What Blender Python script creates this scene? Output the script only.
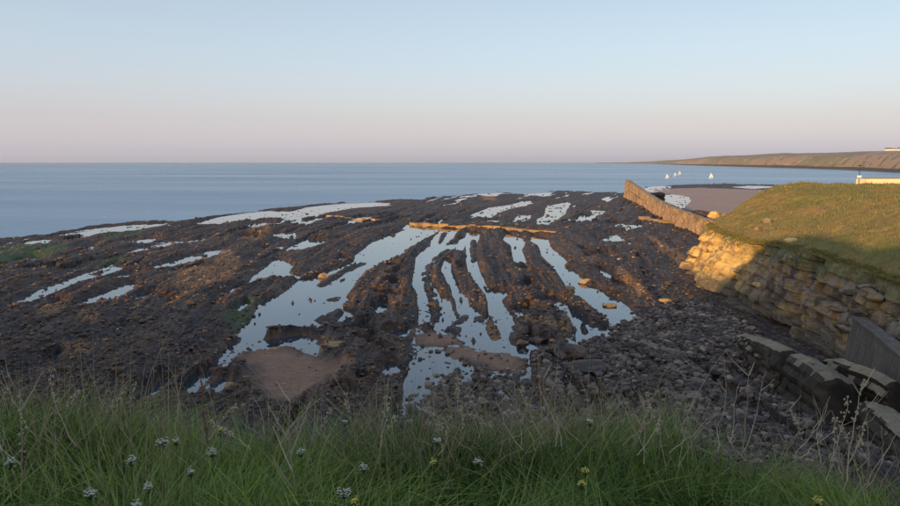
import bpy, math, random
import numpy as np
from mathutils import Vector
random.seed(7)
RNG = np.random.default_rng(7)
R = math.radians
for o in list(bpy.data.objects):
    bpy.data.objects.remove(o)
scene = bpy.context.scene
COL = scene.collection

# ------------------------------------------------------------------ camera
F = 693.0; PITCH = R(7.48); HC = 14.0
cam = bpy.data.cameras.new("camera"); camo = bpy.data.objects.new("camera", cam); COL.objects.link(camo)
cam.sensor_width = 36; cam.lens = 36 * F / 900.0
cam.clip_start = 0.1; cam.clip_end = 60000
camo.location = (0, 0, HC); camo.rotation_euler = (math.pi / 2 - PITCH, 0, 0)
scene.camera = camo

# ------------------------------------------------------------------ world, sun, exposure
SUN_EL = R(9.0); SUN_TRAVEL = R(38.0)          # light travels towards +x +y
w = bpy.data.worlds.new("World"); scene.world = w; w.use_nodes = True
nt = w.node_tree; nt.nodes.clear()
sky = nt.nodes.new("ShaderNodeTexSky"); sky.sky_type = 'NISHITA'; sky.sun_disc = False
sky.sun_elevation = SUN_EL; sky.sun_rotation = R(180) + SUN_TRAVEL
sky.air_density = 1.0; sky.dust_density = 2.5; sky.ozone_density = 1.0
bg1 = nt.nodes.new("ShaderNodeBackground"); bg1.inputs[1].default_value = 0.075
nt.links.new(sky.outputs[0], bg1.inputs[0])
tc = nt.nodes.new("ShaderNodeTexCoord"); sx = nt.nodes.new("ShaderNodeSeparateXYZ")
nt.links.new(tc.outputs['Generated'], sx.inputs[0])
ramp = nt.nodes.new("ShaderNodeValToRGB"); cr = ramp.color_ramp
def lin(c): return tuple((v / 255 / 12.92 if v / 255 < .04045 else ((v / 255 + .055) / 1.055) ** 2.4) for v in c) + (1,)
stops = [(0.0, (182, 181, 197)), (.03, (187, 181, 194)), (.06, (180, 175, 189)), (.10, (176, 179, 194)),
         (.146, (169, 180, 196)), (.227, (158, 171, 189)), (.42, (156, 167, 188)), (1.0, (142, 157, 186))]
while len(cr.elements) < len(stops): cr.elements.new(.5)
for e, (p, c) in zip(cr.elements, stops): e.position = p; e.color = lin(c)
nt.links.new(sx.outputs[2], ramp.inputs[0])
bg2 = nt.nodes.new("ShaderNodeBackground"); bg2.inputs[1].default_value = 0.86
nt.links.new(ramp.outputs[0], bg2.inputs[0])
add = nt.nodes.new("ShaderNodeAddShader"); wo = nt.nodes.new("ShaderNodeOutputWorld")
nt.links.new(bg1.outputs[0], add.inputs[0]); nt.links.new(bg2.outputs[0], add.inputs[1]); nt.links.new(add.outputs[0], wo.inputs[0])

sl = bpy.data.lights.new("sun", 'SUN'); sl.energy = 5.0; sl.angle = R(0.6); sl.color = (1.0, .62, .25)
so = bpy.data.objects.new("sun", sl); COL.objects.link(so)
sd_ = Vector((math.sin(SUN_TRAVEL) * math.cos(SUN_EL), math.cos(SUN_TRAVEL) * math.cos(SUN_EL), -math.sin(SUN_EL)))
so.rotation_euler = sd_.to_track_quat('-Z', 'Y').to_euler(); so.location = (-60, -80, 60)
vs = scene.view_settings
vs.view_transform = 'Standard'; vs.look = 'None'; vs.gamma = 1; vs.use_curve_mapping = False; vs.exposure = 0.22
scene.cycles.max_bounces = 6; scene.cycles.transparent_max_bounces = 6

# ------------------------------------------------------------------ projection helpers
cp, sp = math.cos(PITCH), math.sin(PITCH)
def ray(px, py):
    a = (px - 450.0) / F; b = (253.0 - py) / F
    return (a, cp + b * sp, -sp + b * cp)
def P(px, py, z=0.0):                       # point of the photograph on the level z
    d = ray(px, py); t = (z - HC) / d[2]
    return (d[0] * t, d[1] * t, z)
def PD(px, py, y):                          # point of the photograph at forward distance y
    d = ray(px, py); t = y / d[1]
    return (d[0] * t, y, HC + d[2] * t)
def to_px(x, y, z):
    dz = z - HC; dep = y * cp - dz * sp; up = y * sp + dz * cp
    return 450 + F * x / dep, 253 - F * up / dep

# ------------------------------------------------------------------ numpy noise
_T = RNG.random((8, 256, 256))
def vn(x, y, s=0):
    x = np.asarray(x, float); y = np.asarray(y, float)
    xi = np.floor(x).astype(int); yi = np.floor(y).astype(int); fx = x - xi; fy = y - yi
    fx = fx * fx * (3 - 2 * fx); fy = fy * fy * (3 - 2 * fy); T = _T[s % 8]
    x0 = (xi + 31 * s) & 255; x1 = (x0 + 1) & 255; y0 = (yi + 57 * s) & 255; y1 = (y0 + 1) & 255
    return (T[x0, y0] * (1 - fx) * (1 - fy) + T[x1, y0] * fx * (1 - fy) + T[x0, y1] * (1 - fx) * fy + T[x1, y1] * fx * fy) * 2 - 1
def fbm(x, y, s=0, o=4, g=.5):
    a = 1; r = 0; t = 0
    for i in range(o):
        r = r + a * vn(x * 2 ** i, y * 2 ** i, s + i); t += a; a *= g
    return r / t
def sstep(a, b, x):
    t = np.clip((x - a) / (b - a), 0, 1); return t * t * (3 - 2 * t)

# ------------------------------------------------------------------ mesh helpers
def mk(name, V, Fc, mat=None, parent=None, smooth=False, link=True, attrs=None, matidx=None):
    V = np.asarray(V, np.float32); Fc = [np.asarray(f, np.int32) for f in (Fc if isinstance(Fc, list) else [Fc])]
    Fc = [f for f in Fc if len(f)]
    me = bpy.data.meshes.new(name); me.vertices.add(len(V)); me.vertices.foreach_set("co", V.ravel())
    n = sum(f.size for f in Fc); me.loops.add(n); me.loops.foreach_set("vertex_index", np.concatenate([f.ravel() for f in Fc]))
    tot = np.concatenate([np.full(len(f), f.shape[1], np.int32) for f in Fc])
    me.polygons.add(len(tot)); me.polygons.foreach_set("loop_start", np.concatenate([[0], np.cumsum(tot)[:-1]]).astype(np.int32))
    me.update(calc_edges=True)
    me.polygons.foreach_set("use_smooth", np.full(len(tot), smooth, bool))
    if attrs:
        for k, a in attrs.items():
            ca = me.color_attributes.new(k, 'FLOAT_COLOR', 'POINT'); ca.data.foreach_set("color", np.asarray(a, np.float32).ravel())
    for m in (mat if isinstance(mat, (list, tuple)) else [mat]):
        if m: me.materials.append(m)
    if matidx is not None: me.polygons.foreach_set("material_index", np.asarray(matidx, np.int32))
    o = bpy.data.objects.new(name, me)
    if link: COL.objects.link(o)
    if parent: o.parent = parent
    return o
def tag(o, label=None, cat=None, group=None, kind=None):
    if label: o['label'] = label
    if cat: o['category'] = cat
    if group: o['group'] = group
    if kind: o['kind'] = kind
    return o
def empty(name, loc=(0, 0, 0)):
    o = bpy.data.objects.new(name, None); o.location = loc; o.empty_display_size = .3; COL.objects.link(o); return o
def dup(root, link=True):
    r = root.copy(); COL.objects.link(r)
    for ch in list(root.children):
        c = ch.copy(); COL.objects.link(c); c.parent = r
        for g in list(ch.children):
            d = g.copy(); COL.objects.link(d); d.parent = c
    return r
def gridf(nr, nc):
    i = np.arange(nr - 1)[:, None] * nc + np.arange(nc - 1)[None, :]
    return np.stack([i, i + 1, i + nc + 1, i + nc], -1).reshape(-1, 4)
def box(cx, cy, cz, sx, sy, sz, rz=0, jit=0.0):
    c = np.array([[x, y, z] for z in (-.5, .5) for y in (-.5, .5) for x in (-.5, .5)]) * [sx, sy, sz]
    if jit: c += RNG.normal(0, jit, c.shape)
    a, b = math.cos(rz), math.sin(rz); c = c @ np.array([[a, b, 0], [-b, a, 0], [0, 0, 1]]) + [cx, cy, cz]
    return c, np.array([[0, 2, 3, 1], [4, 5, 7, 6], [0, 1, 5, 4], [2, 6, 7, 3], [0, 4, 6, 2], [1, 3, 7, 5]])
def join(parts):
    V = []; Q = {}; n = 0
    for v, f in parts:
        V.append(v)
        for ff in (f if isinstance(f, list) else [f]):
            if len(ff): Q.setdefault(ff.shape[1], []).append(ff + n)
        n += len(v)
    return np.concatenate(V), [np.concatenate(q) for q in Q.values()]
def tube(pts, rad, k=5):
    pts = np.asarray(pts, float); n = len(pts); rad = np.broadcast_to(np.asarray(rad, float), (n,))
    tan = np.gradient(pts, axis=0); tan /= np.linalg.norm(tan, axis=1)[:, None] + 1e-9
    ref = np.array([0.3, .9, .1]) if abs(tan[0][2]) > .7 else np.array([0, 0, 1.0])
    a = np.cross(tan, ref); a /= np.linalg.norm(a, axis=1)[:, None]; b = np.cross(tan, a)
    th = np.linspace(0, 2 * math.pi, k, endpoint=False)
    V = pts[:, None, :] + rad[:, None, None] * (np.cos(th)[None, :, None] * a[:, None, :] + np.sin(th)[None, :, None] * b[:, None, :])
    f = []
    for i in range(n - 1):
        for j in range(k):
            f.append([i * k + j, i * k + (j + 1) % k, (i + 1) * k + (j + 1) % k, (i + 1) * k + j])
    return V.reshape(-1, 3), np.array(f)

# ------------------------------------------------------------------ material helpers
class NT:
    def __init__(s, name, rough=.8):
        s.m = bpy.data.materials.new(name); s.m.use_nodes = True; s.t = s.m.node_tree
        s.b = s.t.nodes["Principled BSDF"]; s.b.inputs['Roughness'].default_value = rough
        s.co = s.t.nodes.new("ShaderNodeNewGeometry").outputs['Position']
    def n(s, ty, **kw):
        nd = s.t.nodes.new(ty)
        for k, v in kw.items(): setattr(nd, k, v)
        return nd
    def l(s, a, b): s.t.links.new(a, b)
    def setv(s, sock, v):
        if hasattr(v, 'is_linked') or isinstance(v, bpy.types.NodeSocket): s.l(v, sock)
        else: sock.default_value = v
    def map(s, scale=(1, 1, 1), rot=(0, 0, 0), src=None):
        nd = s.n("ShaderNodeMapping"); nd.inputs['Scale'].default_value = scale; nd.inputs['Rotation'].default_value = rot
        s.l(src or s.co, nd.inputs[0]); return nd.outputs[0]
    def noise(s, scale, detail=4, rough=.55, vec=None, dist=0):
        nd = s.n("ShaderNodeTexNoise"); nd.inputs['Scale'].default_value = scale; nd.inputs['Detail'].default_value = detail
        nd.inputs['Roughness'].default_value = rough; nd.inputs['Distortion'].default_value = dist
        s.l(vec or s.co, nd.inputs['Vector']); return nd.outputs[0]
    def voro(s, scale, vec=None, feature='F1', out='Distance'):
        nd = s.n("ShaderNodeTexVoronoi", feature=feature); nd.inputs['Scale'].default_value = scale
        s.l(vec or s.co, nd.inputs['Vector']); return nd.outputs[out]
    def ramp(s, fac, stops, interp='LINEAR'):
        nd = s.n("ShaderNodeValToRGB"); r = nd.color_ramp; r.interpolation = interp
        while len(r.elements) < len(stops): r.elements.new(.5)
        for e, (p, c) in zip(r.elements, stops):
            e.position = p; e.color = (c, c, c, 1) if isinstance(c, (int, float)) else tuple(c) + (1,)
        s.l(fac, nd.inputs[0]); return nd.outputs[0]
    def mix(s, fac, a, b, bt='MIX'):
        nd = s.n("ShaderNodeMix", data_type='RGBA', blend_type=bt)
        s.setv(nd.inputs[0], fac)
        for k, v in ((6, a), (7, b)):
            s.setv(nd.inputs[k], tuple(v) + (1,) if isinstance(v, tuple) and len(v) == 3 else v)
        return nd.outputs[2]
    def math(s, op, a, b=0.0):
        nd = s.n("ShaderNodeMath", operation=op); s.setv(nd.inputs[0], a); s.setv(nd.inputs[1], b); return nd.outputs[0]
    def bump(s, h, strength=.5, dist=.05, prev=None):
        nd = s.n("ShaderNodeBump"); nd.inputs['Strength'].default_value = strength; nd.inputs['Distance'].default_value = dist
        s.l(h, nd.inputs['Height'])
        if prev: s.l(prev, nd.inputs['Normal'])
        return nd.outputs[0]
    def fin(s, col=None, rough=None, nrm=None):
        if col is not None: s.setv(s.b.inputs['Base Color'], tuple(col) + (1,) if isinstance(col, tuple) and len(col) == 3 else col)
        if rough is not None: s.setv(s.b.inputs['Roughness'], rough)
        if nrm is not None: s.l(nrm, s.b.inputs['Normal'])
        return s.m
    def attr(s, name='mask'):
        nd = s.n("ShaderNodeAttribute", attribute_name=name); sp_ = s.n("ShaderNodeSeparateColor"); s.l(nd.outputs['Color'], sp_.inputs[0])
        return sp_.outputs[0], sp_.outputs[1], sp_.outputs[2]

def simple(name, col, rough=.7, var=.25, scale=8, bump=.0):
    t = NT(name, rough); n = t.noise(scale, 4)
    c = t.mix(n, tuple(v * (1 - var) for v in col), tuple(min(1, v * (1 + var)) for v in col))
    nr = t.bump(n, bump, .02) if bump else None
    return t.fin(c, None, nr)

# reef: wet weed, brown wrack, tan rock, green algae, sand
def reef_mat():
    t = NT("wet_reef"); r_, g_, b_ = t.attr()
    t.b.inputs['Specular IOR Level'].default_value = .22
    big = t.noise(.06, 4, .6); mid = t.noise(.9, 5, .7); fine = t.noise(4.0, 4, .75); spk = t.noise(2.1, 6, .8)
    sf = t.n("ShaderNodeAttribute", attribute_name='sfield').outputs['Vector']
    strat = t.noise(1.0, 5, .65, t.map((1.7, .09, .3), src=sf)); strat2 = t.noise(1.0, 4, .6, t.map((.45, .03, .3), src=sf))
    c = t.mix(t.ramp(mid, [(.40, 0), (.60, 1)]), (.011, .0105, .014), (.040, .031, .029))
    c = t.mix(t.ramp(strat, [(.51, 0), (.60, .9)]), c, (.095, .056, .034))
    c = t.mix(t.ramp(t.noise(.35, 5, .7), [(.54, 0), (.60, .8)]), c, (.020, .016, .018))
    c = t.mix(t.ramp(strat2, [(.54, 0), (.60, .55)]), c, t.mix(spk, (.05, .03, .02), (.15, .095, .06)))
    c = t.mix(t.math('MULTIPLY', t.ramp(spk, [(.56, 0), (.62, .9)]), t.ramp(big, [(.40, .35), (.58, 1)])), c, (.26, .175, .115))
    c = t.mix(t.math('MULTIPLY', g_, t.ramp(mid, [(.36, .2), (.55, 1)])), c, (.045, .085, .020))
    c = t.mix(t.math('MULTIPLY', b_, t.ramp(fine, [(.44, 0), (.54, 1)])), c, (.36, .19, .075))
    sand = t.mix(t.noise(2.2, 5, .6), (.17, .098, .062), (.30, .18, .112))
    sy = t.n("ShaderNodeSeparateXYZ"); t.l(t.co, sy.inputs[0]); far_ = t.math('MINIMUM', t.math('MAXIMUM', t.math('MULTIPLY', t.math('SUBTRACT', sy.outputs[1], 130.0), .03), 0.0), 1.0)
    sand = t.mix(far_, sand, t.mix(t.noise(.08, 5, .6, t.map((.4, 1.5, 1))), (.26, .17, .13), (.42, .29, .23)))
    c = t.mix(t.math('MULTIPLY', r_, t.ramp(t.noise(1.6, 5, .6), [(.2, .6), (.42, 1)])), c, sand)
    rg = t.ramp(mid, [(.3, .45), (.7, .85)])
    nb = t.bump(t.noise(3.2, 5, .7), .9, .14)
    nb = t.bump(fine, .7, .07, nb)
    return t.fin(c, rg, nb)
M = {}
M['reef'] = reef_mat()

def stone_mat(name, a, b, c3, sc=3.0, rough=.6, lich_shade=None):
    t = NT(name, rough); t.b.inputs['Specular IOR Level'].default_value = .25
    oi = t.n("ShaderNodeObjectInfo").outputs['Random']
    n = t.noise(sc, 5, .65); c = t.mix(t.ramp(n, [(.35, 0), (.65, 1)]), a, b)
    c = t.mix(t.ramp(t.noise(sc * .35, 3, .6), [(.52, 0), (.62, 1)]), c, c3)
    c = t.mix(t.math('MULTIPLY', oi, .5), c, b)
    ti = t.attr('tint')[0]; c = t.mix(t.math('MULTIPLY', ti, .85), c, tuple(min(1, v * 1.5) for v in c3))
    if lich_shade: c = t.mix(t.ramp(t.noise(sc * 1.7, 4, .7), [(.60, 0), (.67, 1)]), c, lich_shade)
    return t.fin(c, None, t.bump(t.noise(sc * 4, 5, .7), .7, .04))
M['cobble'] = stone_mat('wet_cobble', (.022, .020, .021), (.075, .060, .050), (.22, .175, .14), 1.6)
M['wrackstone'] = stone_mat('weedy_stone', (.020, .016, .015), (.07, .044, .030), (.17, .105, .062), 1.4)
M['tan'] = stone_mat('tan_sandstone', (.24, .155, .08), (.36, .245, .13), (.16, .105, .065), 1.5, .8)
M['bar'] = stone_mat('old_wall_stone', (.20, .13, .07), (.32, .21, .11), (.14, .09, .05), 1.2, .8)
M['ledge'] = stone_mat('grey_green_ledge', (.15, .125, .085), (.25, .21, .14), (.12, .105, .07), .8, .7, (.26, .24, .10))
M['ledge_side'] = stone_mat('shade_dark_ledge_side', (.028, .022, .016), (.05, .038, .026), (.02, .018, .014), .8, .6)  # shade of the steep faces painted in as a darker ledge colour

def cliff_mat():
    t = NT("golden_sandstone_cliff", .85); r_, g_, b_ = t.attr()
    bed = t.noise(1.0, 5, .6, t.map((.15, .15, 2.2)))
    c = t.mix(t.ramp(bed, [(.35, 0), (.65, 1)]), (.40, .26, .09), (.64, .45, .17))
    c = t.mix(t.math('MULTIPLY', g_, .72), c, t.mix(bed, (.095, .070, .048), (.19, .135, .082)))  # shade on the near stretch of cliff painted into the base colour
    c = t.mix(t.ramp(t.noise(.8, 5, .65), [(.47, 0), (.60, .9)]), c, (.17, .10, .055))
    vv = t.noise(.55, 5, .6, t.map((1, 1, .35)))
    c = t.mix(t.math('MULTIPLY', g_, t.ramp(t.noise(1.3, 5, .7, t.map((1, 1, .6))), [(.51, 0), (.56, 1)])), c, (.20, .18, .155))
    c = t.mix(t.math('MULTIPLY', g_, t.ramp(vv, [(.50, 0), (.58, .9)])), c, (.055, .043, .03))
    crk = t.noise(.9, 3, .5, t.map((.35, .35, 3.2)), 1.5)
    c = t.mix(t.ramp(crk, [(.485, 0), (.5, .7), (.515, 0)]), c, (.08, .05, .03))
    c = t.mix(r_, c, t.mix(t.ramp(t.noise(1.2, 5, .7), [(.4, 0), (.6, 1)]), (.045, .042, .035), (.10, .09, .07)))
    c = t.mix(t.math('MULTIPLY', b_, t.ramp(t.noise(2.2, 4, .7), [(.35, 0), (.55, 1)])), c, (.10, .105, .035))
    nb = t.bump(bed, .8, .06); nb = t.bump(t.noise(4.5, 6, .75), .8, .05, nb)
    return t.fin(c, .88, nb)
M['cliff'] = cliff_mat()

def hgrass_mat():
    t = NT("headland_turf", .9)
    a = t.noise(.13, 4, .6); b = t.noise(1.1, 5, .7); f = t.noise(9, 3, .7)
    c = t.mix(t.ramp(a, [(.40, 0), (.60, 1)]), (.16, .155, .032), (.31, .19, .062))
    c = t.mix(t.ramp(b, [(.45, 0), (.65, .9)]), c, (.085, .11, .024))
    c = t.mix(t.ramp(f, [(.5, 0), (.7, .6)]), c, (.30, .24, .09))
    c = t.mix(t.ramp(t.noise(.32, 5, .7), [(.60, 0), (.66, .8)]), c, (.20, .115, .055))
    return t.fin(c, .9, t.bump(f, .9, .12, t.bump(b, .8, .25)))
M['hgrass'] = hgrass_mat()
def blade_mat(name, a, b, tr=.35):
    t = NT(name, .55); r_, g_, b_ = t.attr('tint')
    c = t.mix(r_, a, b); t.fin(c)
    d = t.n("ShaderNodeBsdfTranslucent"); t.l(c, d.inputs[0]); mx = t.n("ShaderNodeMixShader"); mx.inputs[0].default_value = tr
    t.l(t.b.outputs[0], mx.inputs[1]); t.l(d.outputs[0], mx.inputs[2]); t.l(mx.outputs[0], t.t.nodes["Material Output"].inputs[0])
    return t.m
M['blade'] = blade_mat("green_grass_blade", (.050, .115, .014), (.37, .48, .10))
M['dryblade'] = blade_mat("dry_grass_blade", (.26, .20, .11), (.48, .40, .25), .2)
M['hblade'] = blade_mat("headland_grass_blade", (.15, .155, .03), (.34, .25, .085), .3)
M['leaf'] = blade_mat("broad_leaf", (.045, .10, .015), (.10, .18, .03), .35)
M['stem'] = simple('dry_stem', (.46, .38, .27), .8, .25, 30)
M['rust'] = simple('rusty_brown_stem', (.24, .12, .065), .8, .3, 40)
M['pale'] = simple('bleached_stem', (.46, .37, .28), .8, .2, 30)
M['gstem'] = simple('green_flower_stem', (.07, .11, .03), .7, .2, 30)
M['white'] = simple('white_petal', (.55, .56, .44), .7, .1, 20)
M['yellow'] = simple('yellow_petal', (.62, .55, .10), .7, .15, 20)
M['soil'] = simple('dark_soil', (.05, .042, .028), .95, .4, 3, .5)
M['bank'] = simple('clifftop_turf', (.09, .10, .035), .95, .4, 2, .5)

def water_mat(name, base, sc, strength, ior, rough=.04, calm=False):
    t = NT(name, rough); t.b.inputs['IOR'].default_value = ior
    if calm:
        n = t.noise(1.2, 3, .5, t.map((1, .5, 1)))
        return t.fin(base, rough, t.bump(n, strength, .02))
    n1 = t.noise(.16, 5, .6, t.map((.55, 1, 1), (0, 0, R(-12)))); n2 = t.noise(1.1, 4, .6, t.map((.6, 1, 1)))
    pat = t.noise(.006, 4, .6, t.map((.35, 1.6, 1)))
    nb = t.bump(n1, strength, .75); nb = t.bump(n2, strength, .14, nb)
    rg = t.ramp(pat, [(.35, .30), (.65, .22)])
    c = t.mix(t.ramp(pat, [(.35, 0), (.65, 1)]), base, tuple(v * 1.25 for v in base))
    return t.fin(c, rg, nb)
M['sea'] = water_mat('open_sea', (.024, .125, .245), 1, .50, 1.29)
def pool_mat():
    t = NT('calm_pool_water', .03)
    nb = t.bump(t.noise(1.4, 4, .6, t.map((1, .45, 1))), .10, .03)
    fr = t.n("ShaderNodeFresnel"); fr.inputs['IOR'].default_value = 1.75; t.l(nb, fr.inputs['Normal'])
    gl = t.n("ShaderNodeBsdfGlossy"); gl.inputs['Roughness'].default_value = .05; gl.inputs['Color'].default_value = (.97, .99, 1, 1); t.l(nb, gl.inputs['Normal'])
    tr = t.n("ShaderNodeBsdfTransparent"); tr.inputs[0].default_value = (.62, .72, .76, 1)
    df = t.n("ShaderNodeBsdfDiffuse"); df.inputs[0].default_value = (.05, .085, .11, 1)
    m0 = t.n("ShaderNodeMixShader"); m0.inputs[0].default_value = .45; t.l(tr.outputs[0], m0.inputs[1]); t.l(df.outputs[0], m0.inputs[2])
    mx = t.n("ShaderNodeMixShader"); t.l(fr.outputs[0], mx.inputs[0]); t.l(m0.outputs[0], mx.inputs[1]); t.l(gl.outputs[0], mx.inputs[2])
    t.l(mx.outputs[0], t.t.nodes["Material Output"].inputs[0]); return t.m
M['pool'] = pool_mat()

# ------------------------------------------------------------------ foreshore: pools traced on the ground
SEA = [(-500, 252), (-200, 244), (0, 239), (30, 236), (60, 231.5), (75, 228), (100, 226), (135, 222), (160, 222), (190, 219), (220, 215), (260, 210), (320, 204),
       (345, 202), (370, 201), (400, 200), (440, 197), (480, 192), (500, 191), (520, 192), (560, 190.5), (625, 192), (636, 186.5), (655, 184.5), (690, 184),
       (720, 183), (780, 184.5), (900, 186), (1300, 187), (1300, 166), (-500, 166)]
POOLS = [
 # broad pool A
 [(411, 224), (438, 228.5), (437, 231), (421, 240), (405, 250), (400, 257), (382, 263), (372, 270), (363, 273), (355, 282), (352, 288), (345, 297), (352, 301), (341, 307),
  (353, 313), (352, 320), (340, 325), (330, 322), (315, 328), (300, 331), (285, 331), (270, 333), (258, 341), (245, 340), (238, 337), (242, 330), (254, 320), (258, 310),
  (262, 303), (275, 298), (288, 290), (298, 281), (305, 280), (322, 276), (330, 272), (345, 266), (357, 261), (358, 255), (365, 250), (376, 241), (393, 234), (408, 230)],
 # channel 2
 [(444, 229), (457, 229.5), (453, 236), (446, 243), (445, 249), (436, 255), (430, 262), (426, 268), (424, 276), (424, 290), (429, 300), (431, 312), (432, 326), (420, 326), (421, 310), (418, 296),
  (414, 284), (416, 268), (416, 257), (432, 246), (432, 241)],
 [(446, 251), (449, 250), (440, 259), (434, 266), (430, 272), (429, 278), (431, 284), (436, 292), (446, 299), (450, 306), (455, 319), (462, 318), (458, 308), (457, 300), (453, 292), (449, 282),
  (444, 270), (447, 259), (450, 259), (450, 272), (454, 282), (458, 291), (466, 298), (469, 308), (480, 315), (492, 318), (486, 323), (484, 327), (490, 340), (497, 352), (490, 352), (482, 343),
  (472, 338), (462, 341), (455, 335), (438, 334), (436, 322), (434, 305), (431, 294), (427, 282), (426, 276), (430, 266), (438, 257)],
 # channel 4
 [(468, 231), (484, 232), (478, 236), (475, 243), (474, 252), (475, 262), (477, 270), (482, 280), (490, 289), (506, 291.5), (501, 297), (500, 302), (505, 309), (512, 315), (514, 326), (516, 340),
  (521, 350), (512, 353), (506, 341), (500, 329), (494, 319), (491, 312), (490, 303), (483, 291), (475, 280), (470, 272), (468, 262), (468, 250), (466, 240)],
 # channel 5
 [(508, 233), (518, 238), (525, 241), (521, 250), (525, 261), (524, 266), (516, 266), (513, 256), (512, 246), (505, 240)],
 [(519, 270), (525, 268), (524, 272)], [(448, 246), (455, 243), (453, 249), (447, 253), (444, 252)], [(462, 238), (467, 238), (463, 247), (460, 253), (457, 251)], [(459, 266), (462, 266), (462, 271)],
 [(515, 310), (528, 307), (530, 313), (520, 319)], [(520, 289), (529, 283), (535, 286), (526, 291)], [(499, 293), (508, 295), (506, 299), (500, 298)],
 # lower right pools
 [(527, 332), (530, 338), (545, 343), (553, 346), (546, 353), (535, 357), (516, 356), (519, 350), (526, 352), (528, 345)],
 [(540, 303), (548, 298), (561, 299), (567, 309), (585, 321), (596, 328.5), (612, 328.5), (606, 338), (590, 345), (581, 348), (577, 338), (580, 330), (573, 321), (560, 311)],
 [(533, 236), (546, 237.5), (548, 245), (556, 253), (567, 262), (563, 266), (575, 272), (583, 280), (583, 285), (592, 286), (602, 292), (618, 298), (632, 310), (636, 318), (625, 325), (612, 329), (611, 321),
  (600, 313), (588, 304), (578, 298), (570, 294), (564, 282), (558, 272), (552, 266), (543, 256), (540, 247), (532, 241)],
 # right streaks
 [(600, 268), (613, 274), (616, 280), (608, 280), (602, 273)], [(614, 282), (625, 284), (634, 291), (624, 290)], [(583, 248), (590, 250), (586, 252)], [(589, 256), (596, 256), (594, 259)],
 [(603, 254), (610, 257), (605, 258)], [(620, 223), (632, 228), (624, 229)], [(593, 210), (602, 211), (598, 215)], [(612, 234), (622, 241), (615, 241)], [(602, 238), (612, 243), (607, 243)],
 [(571, 219), (577, 219.5), (574, 221)], [(676, 311), (690, 318), (697, 322), (686, 319)], [(694, 366), (708, 366), (702, 370)], [(624, 244), (628, 243), (627, 246)],
 # upper pools
 [(550, 206), (567, 203), (564, 209), (560, 216), (548, 222), (546, 226), (539, 226), (541, 220), (549, 214)],
 [(478, 214), (492, 208), (513, 205), (528, 201), (522, 206), (510, 208), (495, 213), (487, 218), (477, 217)], [(516, 223), (520, 217), (528, 215), (524, 220)], [(489, 224), (492, 220), (497, 220)],
 [(524, 193), (545, 191), (543, 196)], [(484, 193), (495, 192), (492, 196)],
 # seaward lagoons
 [(205, 224), (215, 221), (235, 215), (260, 211), (275, 211), (290, 213), (305, 210), (325, 205), (345, 203), (370, 202), (385, 203), (380, 206), (350, 208), (320, 213), (300, 215), (280, 219), (240, 218), (215, 225)],
 [(250, 224), (270, 222), (275, 224), (255, 227)], [(77, 235), (95, 232), (115, 228), (130, 226), (160, 224), (150, 227), (120, 232), (95, 234)], [(33, 243), (43, 241), (40, 245)],
 [(20, 262), (36, 258), (30, 263)], [(20, 304), (35, 297), (50, 288), (70, 281), (90, 275), (107, 270), (115, 267), (105, 274), (85, 280), (60, 288), (40, 297)],
 [(115, 277), (130, 274), (135, 275), (118, 279)], [(69, 307), (88, 301), (105, 293), (118, 290), (131, 284), (128, 289), (115, 297), (95, 303)], [(80, 248), (90, 246), (86, 250)],
 [(132, 242), (152, 238), (150, 241), (140, 244)], [(133, 252), (150, 247), (165, 245), (150, 250)], [(163, 243), (180, 241), (178, 244)], [(183, 243), (202, 239), (197, 242)],
 [(153, 268), (180, 260), (200, 255), (217, 250), (213, 255), (190, 260), (160, 268)], [(132, 300), (150, 294), (148, 299)], [(160, 298), (178, 296), (170, 300)],
 [(249, 284), (255, 276), (270, 266), (276, 260), (284, 261), (292, 266), (288, 273), (297, 275), (299, 279), (285, 279), (270, 279), (255, 283), (240, 289), (228, 296), (236, 288)],
 [(293, 248), (302, 244), (312, 241), (322, 240), (330, 240), (341, 238), (332, 241), (322, 244), (312, 248), (302, 251), (295, 251)], [(343, 250), (350, 246), (360, 246), (358, 248), (348, 249)],
 [(337, 261), (341, 257), (347, 258), (343, 261)], [(284, 237), (293, 233), (290, 239)], [(272, 236), (282, 233), (280, 236)], [(266, 248), (280, 247), (278, 249)],
 [(232, 313), (246, 302), (249, 306), (236, 312)], [(143, 393), (165, 379), (169, 385), (150, 400)], [(180, 400), (192, 384), (206, 372), (214, 368), (204, 382), (190, 398)], [(44, 361), (58, 354), (52, 361)],
 [(48, 306), (58, 301), (56, 306)], [(120, 326), (128, 330), (117, 333)],
 # pools on the broad ridge and the dark mass
 [(385, 285), (396, 282), (393, 288)], [(388, 276), (399, 272), (391, 278)], [(388, 264), (398, 268), (393, 269)], [(371, 294), (388, 293), (391, 299), (380, 298)],
 [(374, 308), (384, 302), (386, 310), (380, 318), (371, 312)], [(385, 334), (400, 331), (410, 329), (405, 338), (395, 341), (386, 339)], [(354, 333), (368, 325), (366, 330)], [(361, 333), (378, 338), (372, 341)],
 [(382, 372), (390, 362), (401, 372), (387, 380)], [(360, 345), (374, 344), (370, 350)], [(360, 382), (366, 383), (362, 388)], [(334, 392), (352, 393), (350, 403), (338, 401)], [(380, 350), (388, 352), (384, 355)],
 [(396, 297), (404, 296), (400, 300)], [(232, 345), (244, 341), (238, 350), (222, 362), (214, 366)],
 # pool beyond the pier wall
 [(660, 195), (675, 194.5), (689, 197), (692, 201), (685, 208), (674, 204), (664, 199)], [(648, 186), (662, 185.5), (660, 188)], [(735, 187), (760, 185.5), (780, 187), (752, 188.5)],
]
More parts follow.
